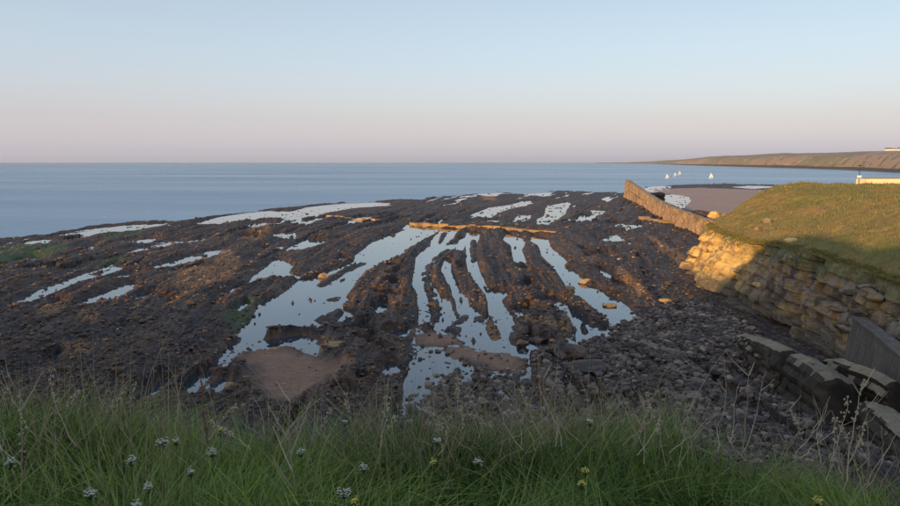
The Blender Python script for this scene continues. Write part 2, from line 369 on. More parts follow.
FLATS = [  # wet sand flats: surface lies within centimetres of the water
 [(413, 326), (436, 334), (455, 336), (470, 344), (468, 356), (455, 372), (436, 388), (425, 400), (408, 418), (406, 398), (412, 372), (414, 345)],
 [(240, 340), (262, 340), (300, 334), (320, 340), (312, 352), (286, 349), (262, 352), (240, 356), (228, 372), (214, 374), (226, 356)],
 [(204, 384), (226, 376), (238, 388), (222, 398), (196, 402)], [(300, 338), (322, 345), (318, 362), (296, 352)], [(628, 404), (652, 398), (668, 412), (640, 420)],
]
SANDS = [
 [(262, 352), (284, 350), (304, 356), (322, 362), (342, 370), (332, 382), (312, 394), (292, 404), (268, 402), (262, 388), (256, 372), (246, 360)],
 [(452, 348), (470, 346), (492, 352), (518, 356), (523, 366), (508, 374), (482, 366), (462, 358)], [(424, 336), (446, 333), (461, 338), (460, 344), (440, 346), (425, 344)],
 [(640, 189.5), (700, 188), (760, 190), (800, 192), (820, 240), (735, 232), (706, 222), (688, 210), (658, 194)],
]
GREEN = [[(238, 306), (255, 300), (254, 316), (242, 330), (236, 332), (228, 322)], [(-20, 252), (40, 243), (72, 247), (60, 256), (20, 266), (-20, 268)], [(96, 262), (122, 258), (122, 264), (104, 266)],
         [(96, 234), (150, 230), (140, 236), (110, 240)]]
TANS = [[(252, 232), (268, 226), (272, 233), (256, 243), (242, 241)], [(78, 316), (92, 314), (98, 326), (86, 332)], [(66, 348), (84, 346), (88, 358), (72, 358)], [(222, 250), (240, 262), (232, 282), (216, 274)],
        [(312, 346), (332, 344), (334, 352), (318, 354)], [(182, 272), (232, 270), (226, 284), (176, 292)], [(480, 191), (492, 193), (496, 201), (484, 201)],
        [(566, 320), (572, 322), (566, 338), (556, 336)], [(486, 326), (494, 330), (504, 352), (498, 352), (488, 338)], [(40, 312), (58, 308), (60, 318), (44, 322)], [(618, 272), (634, 288), (646, 300), (636, 302)],
        [(330, 374), (346, 366), (352, 376), (340, 382)], [(520, 318), (556, 328), (552, 334), (524, 326)], [(644, 236), (664, 246), (700, 268), (694, 272), (664, 256)]]
THIN = [[(447, 250), (449, 250.5), (438, 259), (431, 267), (428, 275), (429, 284), (433, 294), (436, 306), (438, 322), (435, 322), (432, 306), (429, 294), (426, 284), (425, 275), (428, 266), (436, 258)],
        [(316, 285), (328, 278), (343, 270), (362, 262.5), (364, 263.5), (347, 272), (332, 281), (320, 287)], [(330, 300), (338, 297), (334, 301)], [(392, 234.5), (395, 233.5), (394, 237)], [(328, 318), (338, 309), (342, 312), (332, 322)],
        [(318, 320), (324, 317), (322, 323)], [(449, 331), (462, 318), (464, 320), (456, 334)], [(514, 340), (518, 327), (526, 329), (522, 350)], [(586, 316), (592, 314), (590, 319)], [(476, 318), (482, 316), (480, 322)],
        [(447, 233), (441, 243), (439, 243), (444, 233)], [(473, 240), (475, 252), (473, 262), (471, 250)]]
def ground_poly(p, z=.1): return np.array([P(a, b, z)[:2] for a, b in p])
G_THIN = [ground_poly(p) for p in THIN]; G_POOL = [ground_poly(p) for p in POOLS]; G_SEA = [ground_poly(SEA, 0)]
G_FLAT = [ground_poly(p) for p in FLATS]; G_SAND = [ground_poly(p) for p in SANDS]; G_GREEN = [ground_poly(p) for p in GREEN]; G_TAN = [ground_poly(p) for p in TANS]
def sdist(x, y, polys, far):
    out = np.full(x.shape, -far, float)
    for p in polys:
        x0, y0 = p.min(0) - far; x1, y1 = p.max(0) + far
        idx = np.nonzero((x > x0) & (x < x1) & (y > y0) & (y < y1))[0]
        if not len(idx): continue
        X = x[idx]; Y = y[idx]; d2 = np.full(X.shape, 1e18); ins = np.zeros(X.shape, bool)
        q = np.roll(p, -1, 0)
        for (ax, ay), (bx, by) in zip(p, q):
            ex, ey = bx - ax, by - ay; t = np.clip(((X - ax) * ex + (Y - ay) * ey) / (ex * ex + ey * ey + 1e-12), 0, 1)
            d2 = np.minimum(d2, (X - ax - t * ex) ** 2 + (Y - ay - t * ey) ** 2)
            c = (ay > Y) != (by > Y)
            ins ^= c & (X < ex * (Y - ay) / (ey if abs(ey) > 1e-12 else 1e-12) + ax)
        d = np.sqrt(d2); s = np.where(ins, d, -d)
        out[idx] = np.maximum(out[idx], np.clip(s, -far, 1e9))
    return out
WL = 0.10
CL_FOOT = [(62, 112), (47, 104), (36.5, 97), (31.2, 90), (29.6, 80), (28.7, 70), (28.1, 62), (27.8, 55), (27.9, 49), (27, 43), (25.5, 37), (24, 30), (22, 20), (16, 12)]
_cf = np.array(CL_FOOT)
def foot_x(y): return np.interp(-y, -_cf[:, 1], _cf[:, 0])
def strata(x, y):
    m = np.interp(x, [-30, -10, -2, 14, 30], [.16, .15, .0, -.05, .09])
    return x - m * (np.clip(y, 70, 135) - 70) - .30 * np.maximum(y - 135, 0)
def terrain(x, y):
    x = np.asarray(x, float); y = np.asarray(y, float); sc = y / 70.0
    s = strata(x, y)
    wa = .20 * sc ** .6
    wx = x + wa * fbm(s * 1.5 / sc, y * .7 / sc, 1, 5, .7) * 1.7; wy = y + wa * 1.5 * fbm(s * 1.2 / sc, y * .6 / sc, 3, 4, .6)
    pool = sdist(wx, wy, G_POOL, 4.0)
    sea = sdist(x + 4 * fbm(x * .12, y * .05, 5, 4), y + 12 * fbm(x * .10, y * .04, 6, 4), G_SEA, 30.0)
    flat = sdist(wx, wy, G_FLAT, 3.0); sand = sdist(wx, wy, G_SAND, 3.0)
    # strata ridges, broken by cross joints, and a jumble of rock and weed
    fq = np.clip(70 / y, .35, 1.3) ** .5
    st = fbm(s * .50 * fq, y * .022, 2, 3, .5); st2 = 1 - np.abs(fbm(s * 1.3 * fq, y * .07, 4, 3, .6)) * 2.4
    jum = 1 - 2.2 * np.abs(fbm(x * .95, y * .70, 7, 4, .62)); fine = fbm(x * 2.3, y * 1.9, 0, 3, .6)
    land = .42 + .46 * st + .20 * st2 + .10 * jum + .08 * fine
    big = fbm(x * .03, y * .02, 3, 3)
    land = land + .18 * big
    pud = fbm(s * .42 * fq, y * .035, 6, 4, .6) + .22 * fbm(s * .8, y * .3, 3, 3) + .25 * fbm(x * .06, y * .03, 0, 2)
    land0 = land
    land = WL + np.maximum(land, .055 + .06 * jum + .05 * fine)
    ctr = sstep(52, 60, y) * sstep(150, 138, y) * sstep(-26, -18, x + .10 * (140 - y)) * sstep(24, 19, x - .05 * (y - 60))
    lowz = sstep(.29, .35, pud + .05 * sstep(10, 30, x) + .04 * sstep(100, 150, y) - .05 * sstep(-24, -34, x) * sstep(100, 85, y)) * (y < 330) * (1 - ctr) * (1 - sstep(-24, -30, x) * sstep(92, 84, y))
    land = land * (1 - lowz) + (WL - .125 + .13 * jum + .07 * fine) * lowz
    zl = sstep(-26, -32, x) * sstep(92, 84, y) * (y > 40); land = land + .02 * zl; ct2 = np.maximum(ctr, sstep(62, 56, y)); pool = pool + (.04 - .012 * np.clip(y - 120, 0, 90) ** .9 * .35) * (1 - ct2)
    # drop into pools
    e = np.clip(-pool, 0, 4) / np.maximum(sc, .6)
    k = sstep(-.05, 1, e / (.75 + 1.3 * (1 - ct2)))
    h = WL - .10 + (land - WL + .10) * k
    h = np.where(pool > 0, WL - .08 - .10 * np.clip(pool, 0, 1) + .035 * jum * (pool < .6), h)
    # islets left standing in the broad pools
    isl = fbm(s * .9, y * .16, 6, 4, .65)
    h = np.where(pool > .3, h + np.clip((isl - .46) * 2.2, 0, .4) + np.clip(fbm(x * 1.6, y * .8, 2, 3) - .52, 0, .3) * 1.6, h)
    h = h + np.where(pool > -.5, 1.0, 0.0) * (1 - ct2) * np.clip(fbm(x * .9, y * .42, 7, 4, .7) - .16, 0, .5) * .9
    thin = sdist(wx, wy, G_THIN, 1.5); h = np.maximum(h, WL - .12 + np.clip(.55 + .9 * thin, 0, .75) * (.45 + .5 * fbm(x * 1.3, y * .5, 5, 3)))
    # flats and sand
    kf = sstep(-.6, .3, flat); h = h * (1 - kf) + (WL - .036 + .045 * fbm(s * .9, y * .5, 5, 5, .65) + .06 * np.clip(fine, 0, 1) * (jum > .25)) * kf
    ks = sstep(-1.2, 1.0, sand + .9 * fbm(x * .5, y * .35, 6, 4, .6)) * sstep(.2, -.5, pool); h = h * (1 - ks) + (WL + .06 + .07 * fbm(x * .5, y * .4, 2, 4) + .05 * np.clip(jum, 0, 1) + .02 * np.sin(x * 3 + 9 * y + 3 * fbm(x * .5, y * .5, 3, 2))) * ks
    # cobble apron rising to the cliffs
    fx = foot_x(y); dcl = fx - x
    ap = np.clip(1 - dcl / 14.0, 0, 1.4) * (y < 140); h = h + ap ** 2 * .15 - .35 * np.exp(-((dcl - 2) / 3.0) ** 2) * (pool < -1) * sstep(66, 58, y); qf = sstep(8, 3.5, dcl) * (y < 100); h = h * (1 - qf) + (WL + .02 + .10 * np.clip(jum, 0, 1) + .04 * fine) * qf
    near = np.clip((38.5 - y) / 12.0, 0, 1); h = h + near ** 2 * 1.3
    rimk = sstep(-26, -4, sea) * (y > 60); h = h - rimk * (.20 + .25 * fbm(s * .5, y * .06, 1, 4, .65))
    # seaward edge
    h = np.where(sea > -2.5, h * sstep(2.5, 0, sea + 2.5) - .9 * sstep(0, 2.5, sea + 1.8), h)
    green = sstep(-1.0, .6, sdist(wx, wy, G_GREEN, 3.0)); tan = sstep(-.8, .6, sdist(wx, wy, G_TAN, 3.0))
    return h, ks * (1 - kf * .3), green, tan, pool, flat, sea
def ang_grid():
    py = np.concatenate([np.linspace(182.2, 240, 150, endpoint=False), np.linspace(240, 495, 330)])
    yy = np.array([P(450, a, 0)[1] for a in py])
    yy = np.concatenate([yy, np.linspace(yy[-1] - .6, 9, 34)])
    u = np.concatenate([np.linspace(-1.3, -.70, 60, endpoint=False), np.linspace(-.70, .72, 960, endpoint=False), np.linspace(.72, 1.3, 50)])
    return yy, u
yy, uu = ang_grid()
Yg = np.repeat(yy[:, None], len(uu), 1); Xg = Yg * uu[None, :]
x = Xg.ravel(); y = Yg.ravel()
h, msand, mgreen, mtan, mpool, mflat, msea = terrain(x, y)
sfield = np.stack([strata(x, y), y, h, np.ones_like(x)], 1)
V = np.stack([x, y, h], 1); FQ = gridf(len(yy), len(uu))[:, ::-1]
msand = np.maximum(msand, .55 * sstep(-.1, .6, mpool) * (h < WL - .03))
mask = np.stack([msand + .3 * sstep(-.5, .3, mflat), mgreen, mtan, np.ones_like(x)], 1)
RIDGES = [
 ([(441, 228), (431, 241), (432, 246), (416, 256), (415, 268), (413, 284), (420, 300), (420, 324), (414, 330), (404, 330), (384, 326), (354, 322), (354, 313), (343, 307), (353, 301), (347, 297), (356, 282), (364, 273), (383, 263), (401, 257), (422, 240), (438, 230)],
  "broad dark weed-covered rock ridge with small pools, right of the widest pool"),
 ([(447, 253), (444, 270), (448, 282), (452, 292), (458, 302), (457, 318), (455, 320), (450, 307), (446, 299), (437, 292), (430, 282), (430, 273), (440, 260)],
  "short brown rock ridge with frayed lower tip, between two narrow channels"),
 ([(457, 231), (467, 232), (465, 240), (467, 262), (470, 273), (482, 290), (490, 303), (491, 312), (494, 318), (480, 315), (470, 309), (466, 298), (458, 291), (454, 282), (450, 272), (449, 259), (455, 246), (458, 238)],
  "long smooth curved rock ridge running from the old pool wall to a blunt tip"),
 ([(484, 233), (505, 234), (505, 241), (512, 247), (513, 257), (516, 268), (526, 274), (536, 284), (548, 296), (538, 302), (530, 306), (514, 312), (504, 308), (500, 302), (506, 292), (491, 288), (482, 279), (476, 262), (475, 245)],
  "widest brown rock ridge, speckled with weed, below the middle of the old pool wall"),
 ([(526, 241), (532, 242), (540, 249), (544, 258), (552, 267), (558, 273), (564, 284), (566, 294), (560, 298), (548, 297), (537, 284), (527, 274), (526, 262), (522, 250)],
  "dark-sided rock ridge between the two short channels under the wall's right end"),
 ([(484, 325), (492, 320), (496, 321), (501, 330), (507, 342), (511, 352), (505, 355), (497, 351), (490, 340), (484, 329)],
  "small orange-brown tongue of rock pointing to the wet sand bar"),
 ([(528, 312), (540, 304), (548, 306), (560, 313), (573, 323), (579, 331), (574, 337), (565, 340), (555, 337), (548, 342), (534, 333), (524, 326), (522, 319)],
  "humped rock ridge with a pale orange broken end beside the lower pool"),
 ([(562, 297), (570, 295), (578, 299), (588, 305), (600, 314), (611, 322), (610, 328), (598, 328), (585, 320), (568, 308)],
  "narrow straight rock ridge ending between the two right-hand pools"),
]
fc = V[FQ].mean(1); rem = np.ones(len(FQ), bool)
def sub_mesh(sel, name):
    q = FQ[sel]; ids, inv = np.unique(q, return_inverse=True)
    return mk(name, V[ids], inv.reshape(-1, 4), M['reef'], smooth=True, attrs={'mask': mask[ids], 'sfield': sfield[ids]})
for poly, lab in RIDGES:
    sel = (sdist(fc[:, 0], fc[:, 1], [ground_poly(poly)], 1.0) > 0) & (fc[:, 2] > WL - .12) & rem
    if sel.sum() < 4: continue
    rem &= ~sel
    tag(sub_mesh(sel, 'rock_ridge'), lab, 'rock ridge', 'rock ridges between the tide pool channels')
fs = sub_mesh(rem, 'foreshore'); tag(fs, 'dark weed-covered rock foreshore at low tide with channels and sand', kind='structure')

# water sheets
mk('sea', [(-16000, -300, 0), (16000, -300, 0), (16000, 22000, 0), (-16000, 22000, 0)], np.array([[0, 1, 2, 3]]), M['sea'])
tag(bpy.data.objects['sea'], 'calm blue sea reaching to the horizon', kind='structure')
tag(mk('seabed', [(-400, -300, -3), (900, -300, -3), (900, 700, -3), (-400, 700, -3)], np.array([[0, 1, 2, 3]]), M['soil']), 'seabed under the shallow water', kind='structure')
rim = [P(a, b + 2.0, .1) for a, b in SEA[:-2]]
rim = [(-250, 20, WL)] + [(max(-250, p[0]), p[1], WL) for p in rim] + [(250, 20, WL)]
rv = np.array(rim); me = bpy.data.meshes.new('pool_water'); me.from_pydata([tuple(v) for v in rv], [], [list(range(len(rv)))][::1]); me.update()
import bmesh
bm = bmesh.new(); bm.from_mesh(me); bmesh.ops.triangulate(bm, faces=bm.faces[:])
for f in bm.faces:
    if f.normal.z < 0: f.normal_flip()
bm.to_mesh(me); bm.free(); me.materials.append(M['pool'])
pw = bpy.data.objects.new('tide_pool_water', me); COL.objects.link(pw); tag(pw, 'still water left in channels between the rock ridges', kind='structure')

# ------------------------------------------------------------------ stones
def ico(sub):
    bm = bmesh.new(); bmesh.ops.create_icosphere(bm, subdivisions=sub, radius=1)
    v = np.array([q.co[:] for q in bm.verts]); f = np.array([[a.index for a in q.verts] for q in bm.faces]); bm.free(); return v, f
ICO0, ICO1, ICO2 = ico(1), ico(2), ico(3)
def rockshape(base, seed, flat=.6, ang=.35):
    r = np.random.default_rng(seed); v, f = base; v = v.copy()
    for _ in range(9):                                   # planar cuts make facets
        n = r.normal(size=3); n /= np.linalg.norm(n); d = r.uniform(.55, .88); s = v @ n; v -= np.outer(np.clip(s - d, 0, None), n)
    v += r.normal(0, .03, v.shape)
    return v * [r.uniform(.8, 1.3), r.uniform(.7, 1.1), flat * r.uniform(.8, 1.2)], f
S0 = [rockshape(ICO0, 10 + i) for i in range(10)]; S1 = [rockshape(ICO1, 30 + i) for i in range(10)]
def stuff_stones(name, X, Y, Z, S, mat, shapes, label, flat=1.0):
    tn = np.where(RNG.random(len(X)) < .22, RNG.random(len(X)), RNG.random(len(X)) * .15); Ts = []; ks = RNG.integers(0, len(shapes), len(X)); a = RNG.uniform(0, 6.28, len(X))
    Vs, Fs = [], []; off = 0
    for k, (v, f) in enumerate(shapes):
        i = np.nonzero(ks == k)[0]
        if not len(i): continue
        c, s = np.cos(a[i]), np.sin(a[i]); vx = v[None, :, 0] * c[:, None] - v[None, :, 1] * s[:, None]; vy = v[None, :, 0] * s[:, None] + v[None, :, 1] * c[:, None]
        vz = np.repeat(v[None, :, 2], len(i), 0) * flat
        W = np.stack([vx, vy, vz], -1) * S[i, None, None] + np.stack([X[i], Y[i], Z[i]], -1)[:, None, :]
        Vs.append(W.reshape(-1, 3)); Fs.append((f[None] + (np.arange(len(i)) * len(v))[:, None, None] + off).reshape(-1, 3)); off += len(i) * len(v); Ts.append(np.repeat(tn[i], len(v)))
    T = np.concatenate(Ts); return tag(mk(name, np.concatenate(Vs), np.concatenate(Fs), mat, attrs={'tint': np.stack([T, T, T, np.ones_like(T)], 1)}), label, kind='stuff')
COB = ground_poly([(548, 358), (580, 350), (612, 340), (640, 322), (680, 304), (716, 304), (745, 328), (750, 345), (800, 380), (860, 430), (900, 500), (380, 500), (404, 418), (440, 385), (490, 376), (530, 372)])
def sample(poly, n, sc=1):
    x0, y0 = poly.min(0); x1, y1 = poly.max(0); X = RNG.uniform(x0, x1, n); Y = RNG.uniform(y0, y1, n)
    k = sdist(X, Y, [poly], 1.5) + .8 * RNG.normal(size=n) > 0; return X[k], Y[k]
X, Y = sample(COB, 23000); k = (X < foot_x(Y) - 1.2) & (Y > 27); X, Y = X[k], Y[k]
k = sdist(X, Y, [ground_poly([(744, 322), (790, 352), (860, 392), (930, 440), (930, 330), (780, 312)])], 1.0) < 0; X, Y = X[k], Y[k]
h_, *_r = terrain(X, Y)
S = np.clip(RNG.lognormal(-1.85, .42, len(X)), .07, .5)
big_i = np.argsort(-S * (1 + 0 * Y) / Y)[:300]; msk = np.ones(len(X), bool); msk[big_i] = False
stuff_stones('beach_cobbles', X[msk], Y[msk], h_[msk] + S[msk] * .2, S[msk], M['cobble'], S0 + S1[:3], 'dark rounded cobbles packed over the beach below the cliffs')
cob_me = []
for i, (v, f) in enumerate(S1):
    o = mk('beach_boulder', v, f, M['cobble'], link=False, smooth=False); cob_me.append(o.data)
for j, i in enumerate(big_i):
    o = bpy.data.objects.new('beach_boulder', cob_me[j % len(cob_me)]); COL.objects.link(o)
    s = S[i]; o.location = (X[i], Y[i], h_[i] + s * .22); o.scale = (s, s, s * RNG.uniform(.8, 1.15)); o.rotation_euler = (RNG.normal(0, .2), RNG.normal(0, .2), RNG.uniform(0, 6.28))
    qx, qy = to_px(X[i], Y[i], h_[i]); zone = ('on the cobbles beside the pools' if qy < 335 else 'close to the left rock ledge' if qx > 690 and qy < 400 else 'low on the cobbles behind the right-hand stalks' if qx > 690 else
        'in the middle of the cobble beach' if qx > 580 and qy < 385 else 'among cobbles just above the grass' if qx > 580 else 'below the wet sand bar' if qy < 400 else 'on dark ground above the grass')
    sz = 'large' if s > .36 else 'middling'
    tag(o, f'{sz} dark rounded boulder {zone}', 'boulder', f'{sz} cobble beach boulders {zone}')
# weedy blocks over the reef
def reef_field(n, py0, py1, s0, name, mat, label, tanpref=False):
    py = RNG.uniform(py0, py1, n); px = RNG.uniform(-60, 760, n)
    y = np.array([P(450, a, .3)[1] for a in py]); x = (px - 450) / F * (y * cp + 13.7 * sp)
    hh, sa, gr, ta, po, fl, se = terrain(x, y)
    k = (po < -.15 * y / 70) & (se < -4) & (fl < -.3) & (sa < .2) & (x < foot_x(y) - 1) & (hh > WL)
    if tanpref: k &= (ta > .4) | ((fbm(x * .25, y * .12, 2, 3) > .12) & (RNG.random(n) < .28))
    x, y, hh = x[k], y[k], hh[k]; s = np.clip(RNG.lognormal(math.log(s0), .4, len(x)), .06, 1.0) * (.6 + .4 * y / 80)
    return stuff_stones(name, x, y, hh + s * .12, s, mat, S0, label, .8)
reef_field(17000, 200, 425, .17, 'reef_rubble', M['wrackstone'], 'weed-covered rubble scattered over the rock ridges')
reef_field(9000, 205, 400, .13, 'tan_rubble', M['tan'], 'small tan sandstone stones scattered over the reef', True)
x = RNG.uniform(-40, 30, 2500); y = RNG.uniform(38, 80, 2500); hh, sa, gr, ta, po, fl, se = terrain(x, y)
k = (((fl > -.2) & (sa < .3)) | ((sa > .3) & (RNG.random(2500) < .25)) | ((po > .2) & (RNG.random(2500) < .10))) & (x < 25); x, y, hh = x[k], y[k], hh[k]; s = np.clip(RNG.lognormal(-2.3, .45, len(x)), .05, .3)
stuff_stones('wet_sand_pebbles', x, y, hh + s * .3, s, M['cobble'], S0, 'dark pebbles lying on the wet sand flats', .8)

def rock(px, py, z, size, seed, mat, label, name='boulder', cat='boulder', flat=.6, group=None, rz=0, sc=(1, 1, 1)):
    v, f = rockshape(ICO2, seed, flat); v = v + .05 * np.stack([fbm(v[:, 0] * 3 + seed, v[:, 1] * 3, i, 3) for i in range(3)], 1)
    o = mk(name, v * np.array(sc) * size, f, mat); p = P(px, py, z); o.location = (p[0], p[1], p[2] + size * .1); o.rotation_euler.z = rz
    return tag(o, label, cat, group)
rock(664, 301, .7, .62, 101, M['tan'], 'bright orange sandstone boulder alone on the dark reef right of the pools', flat=.45)
rock(587, 283, .15, .8, 102, M['tan'], 'pale yellow boulder standing in the edge of the right-hand pool, upper one', flat=.6)
rock(568, 290, .15, .72, 103, M['tan'], 'pale yellow boulder at the left edge of the right-hand pool', flat=.6)
rock(611, 306, .12, .75, 104, M['tan'], 'flat tan rock lying in the right-hand pool near its shore', flat=.3)
rock(581, 301, .12, .45, 105, M['tan'], 'small tan rock half sunk in the middle of the right-hand pool', flat=.5)
rock(325, 277, .15, .75, 106, M['tan'], 'tan boulder on the rock strip inside the widest pool', flat=.6)
rock(390, 232, .15, .7, 107, M['wrackstone'], 'small dark rock standing at the top of the widest pool', flat=1.0)
rock(277, 350, .15, .5, 108, M['tan'], 'orange rock at the upper edge of the brown sand patch', flat=.5)
rock(232, 406, .2, .5, 109, M['tan'], 'orange boulder on wet ground above the grass left of the sand patch', flat=.8)
rock(230, 386, .2, .32, 110, M['tan'], 'small orange rock lying above the larger orange boulder left of the sand patch', flat=.6)
rock(333, 428, .6, .55, 111, M['tan'], 'pinkish brown boulder just above the grass edge below the sand patch', flat=.8)
rock(342, 346, .3, 1.1, 112, M['tan'], 'low orange-brown slab among weed above the sand patch', flat=.25, rz=.3, sc=(1.2, .8, 1))
rock(676, 361, .4, .75, 113, M['cobble'], 'largest grey-brown boulder in the cobble beach', flat=.5)
rock(648, 376, .4, .5, 114, M['cobble'], 'pinkish grey boulder in the cobble beach near the water streak', flat=.6)
rock(566, 355, .2, 1.5, 115, M['wrackstone'], 'wide dark weedy rock at the lower end of the pools', flat=.35, rz=-.4, sc=(1.3, 1, 1))
rock(540, 341, .15, .9, 116, M['wrackstone'], 'low dark rock lying in the lower pool beside the humped ridge', flat=.3)
rock(595, 369, .4, 1.3, 117, M['cobble'], 'flat greenish rock slab at the top of the cobble beach', flat=.3, sc=(1.4, .9, 1))
rock(523, 333, .15, .9, 118, M['wrackstone'], 'dark rock islet at the foot of the channel, right of the orange tongue', flat=.6, sc=(.7, 1.2, 1))
rock(521, 344, .15, .75, 119, M['tan'], 'reddish rock islet just below the dark islet at the channel foot', flat=.6, sc=(.7, 1.2, 1))

# ------------------------------------------------------------------ old bathing pool wall (lit stone bar)
def block_wall(name, pts, hgt, wid, blen, mat, label, cat, drop=None):
    t = empty(name, (pts[0][0], pts[0][1], 0)); tag(t, label, cat); ox, oy = pts[0][0], pts[0][1]
    pts = np.array(pts, float); seg = np.linalg.norm(np.diff(pts[:, :2], axis=0), axis=1); L = seg.sum(); cum = np.concatenate([[0], np.cumsum(seg)])
    s = 0
    while s < L - .3:
        b = blen * RNG.uniform(.7, 1.4); m = min(s + b / 2, L); X = np.interp(m, cum, pts[:, 0]); Y = np.interp(m, cum, pts[:, 1])
        X2 = np.interp(min(m + .3, L), cum, pts[:, 0]); Y2 = np.interp(min(m + .3, L), cum, pts[:, 1]); X1 = np.interp(m - .3, cum, pts[:, 0]); Y1 = np.interp(m - .3, cum, pts[:, 1])
        a = math.atan2(Y2 - Y1, X2 - X1)
        hh = hgt * RNG.uniform(.8, 1.1) * (drop(m / L) if drop else 1)
        v, f = box(X - ox, Y - oy, hh / 2 - .15, b - .06, wid * RNG.uniform(.85, 1.1), hh + .3, a, .05)
        mk('stone_block', v, f, mat, t); s += b
    return t
wA, wB, wC, wD = P(411, 225.5), P(470, 230), P(505, 232.5), P(553, 236)
block_wall('old_pool_wall', [wA, wB], .85, 1.0, 2.2, M['bar'], 'long low orange stone wall across the top of the channels, left piece', 'wall', lambda s: .7 + .35 * min(1, 3 * s))
block_wall('old_pool_wall', [wB, wC], 1.15, 1.1, 1.8, M['bar'], 'broken dull middle stretch of the low stone wall above the channels', 'wall')
block_wall('old_pool_wall', [wC, wD], 1.0, 1.2, 2.0, M['bar'], 'short low orange stone wall across the channels, right piece', 'wall')
block_wall('old_pool_wall', [P(328, 218), P(378, 222)], .8, 1.2, 2.4, M['tan'], 'isolated stub of low tan stone wall left of the long wall', 'wall', lambda s: .7 + .3 * math.sin(9 * s))
# tan ledges near the foot of the pier wall
for q, (a, b) in enumerate([((642, 221), (652, 223)), ((656, 224), (668, 226))]):
    block_wall('rock_outcrop', [P(*a), P(*b)], 1.1, 1.8, 2.2, M['tan'], ['tan rock outcrop near the pier wall, left one', 'tan rock outcrop near the pier wall, right one'][q], 'rock outcrop')

# ------------------------------------------------------------------ pier wall
def masonry(name, a, b, sc=1.0):
    t = NT(name, .85); br = t.n("ShaderNodeTexBrick"); uvn = t.n("ShaderNodeTexCoord"); t.l(uvn.outputs['UV'], br.inputs['Vector'])
    br.inputs['Scale'].default_value = sc; br.inputs['Color1'].default_value = a + (1,); br.inputs['Color2'].default_value = b + (1,)
    br.inputs['Mortar'].default_value = tuple(v * .4 for v in a) + (1,); br.inputs['Mortar Size'].default_value = .03; br.inputs['Brick Width'].default_value = 1.1; br.inputs['Row Height'].default_value = .45
    c = t.mix(t.ramp(t.noise(.35, 6, .75), [(.42, 0), (.60, .85)]), br.outputs[0], tuple(v * .38 for v in a))
    c = t.mix(t.ramp(t.noise(.9, 5, .7), [(.56, 0), (.64, .7)]), c, tuple(min(1, v * 1.5) for v in b))
    return t.fin(c, .85, t.bump(br.outputs[0], .5, .05, t.bump(t.noise(4, 4, .7), .6, .06)))
M['pier'] = masonry('pier_masonry', (.36, .23, .12), (.48, .31, .165))
def wall_mat():
    t = NT('sea_wall_blocks', .85); br = t.n("ShaderNodeTexBrick"); uvn = t.n("ShaderNodeTexCoord"); t.l(uvn.outputs['UV'], br.inputs['Vector'])
    br.inputs['Scale'].default_value = 1; br.inputs['Color1'].default_value = (.125, .104, .082, 1); br.inputs['Color2'].default_value = (.145, .122, .098, 1)
    br.inputs['Mortar'].default_value = (.085, .07, .056, 1); br.inputs['Mortar Size'].default_value = .03; br.inputs['Brick Width'].default_value = 1.3; br.inputs['Row Height'].default_value = .55
    st_ = t.noise(1.0, 5, .7, t.map((2.2, 2.2, .25)))
    c = t.mix(t.ramp(st_, [(.42, 0), (.60, .85)]), br.outputs[0], (.062, .052, .042)); c = t.mix(t.ramp(t.noise(1.7, 4, .7, t.map((1.5, 1.5, .4))), [(.66, 0), (.70, .7)]), c, (.26, .25, .22))
    return t.fin(c, .85, t.bump(br.outputs[0], .6, .05, t.bump(t.noise(5, 5, .7), .7, .06)))
M['shade_wall'] = wall_mat()
def sweep(name, path, prof, mat, parent=None, uv=True, noise=0.0, seed=0, step=.8):
    pts = np.array(path, float); seg = np.linalg.norm(np.diff(pts[:, :2], axis=0), axis=1); cum = np.concatenate([[0], np.cumsum(seg)]); n = max(3, int(cum[-1] / step))
    s = np.linspace(0, cum[-1], n); px = np.interp(s, cum, pts[:, 0]); py = np.interp(s, cum, pts[:, 1]); pz = np.interp(s, cum, pts[:, 2])
    for _ in range(4):
        px[1:-1] = (px[:-2] + 2 * px[1:-1] + px[2:]) / 4; py[1:-1] = (py[:-2] + 2 * py[1:-1] + py[2:]) / 4; pz[1:-1] = (pz[:-2] + 2 * pz[1:-1] + pz[2:]) / 4
    tx = np.gradient(px); ty = np.gradient(py); l = np.hypot(tx, ty); nx, ny = -ty / l, tx / l
    prof = np.array(prof, float); k = len(prof)
    # prof: (lateral, z, zscale of pz) lateral + = left of travel
    Vv = np.zeros((n, k, 3))
    for j, (lat, z, zs) in enumerate(prof):
        d = noise * fbm(s * .45 + j * .6, np.full(n, j * .7), seed, 5, .65)
        Vv[:, j, 0] = px + nx * (lat + d); Vv[:, j, 1] = py + ny * (lat + d); Vv[:, j, 2] = z + zs * pz + d * .5
    Fq = gridf(n, k); caps = [np.array([[j for j in range(k)]]), np.array([[(n - 1) * k + j for j in range(k)][::-1]])]
    o = mk(name, Vv.reshape(-1, 3), [Fq] + caps, mat, parent)
    uvl = o.data.uv_layers.new(name='uv'); vi = np.zeros(len(o.data.loops), np.int32); o.data.loops.foreach_get('vertex_index', vi)
    cl = np.concatenate([[0], np.cumsum(np.hypot(np.diff(prof[:, 0]), np.diff(prof[:, 1] + 5 * prof[:, 2])))])
    U = s[vi // k]; W = cl[vi % k]; uvl.data.foreach_set('uv', np.stack([U, W], 1).astype(np.float32).ravel())
    bm = bmesh.new(); bm.from_mesh(o.data); bmesh.ops.recalc_face_normals(bm, faces=bm.faces[:]); bm.to_mesh(o.data); bm.free()
    return o
pier_px = [(710, 241, 221), (690, 231.5, 213.5), (672, 223, 207), (656, 213.5, 199), (642, 204.5, 190), (627.5, 198, 180)]
pth = []
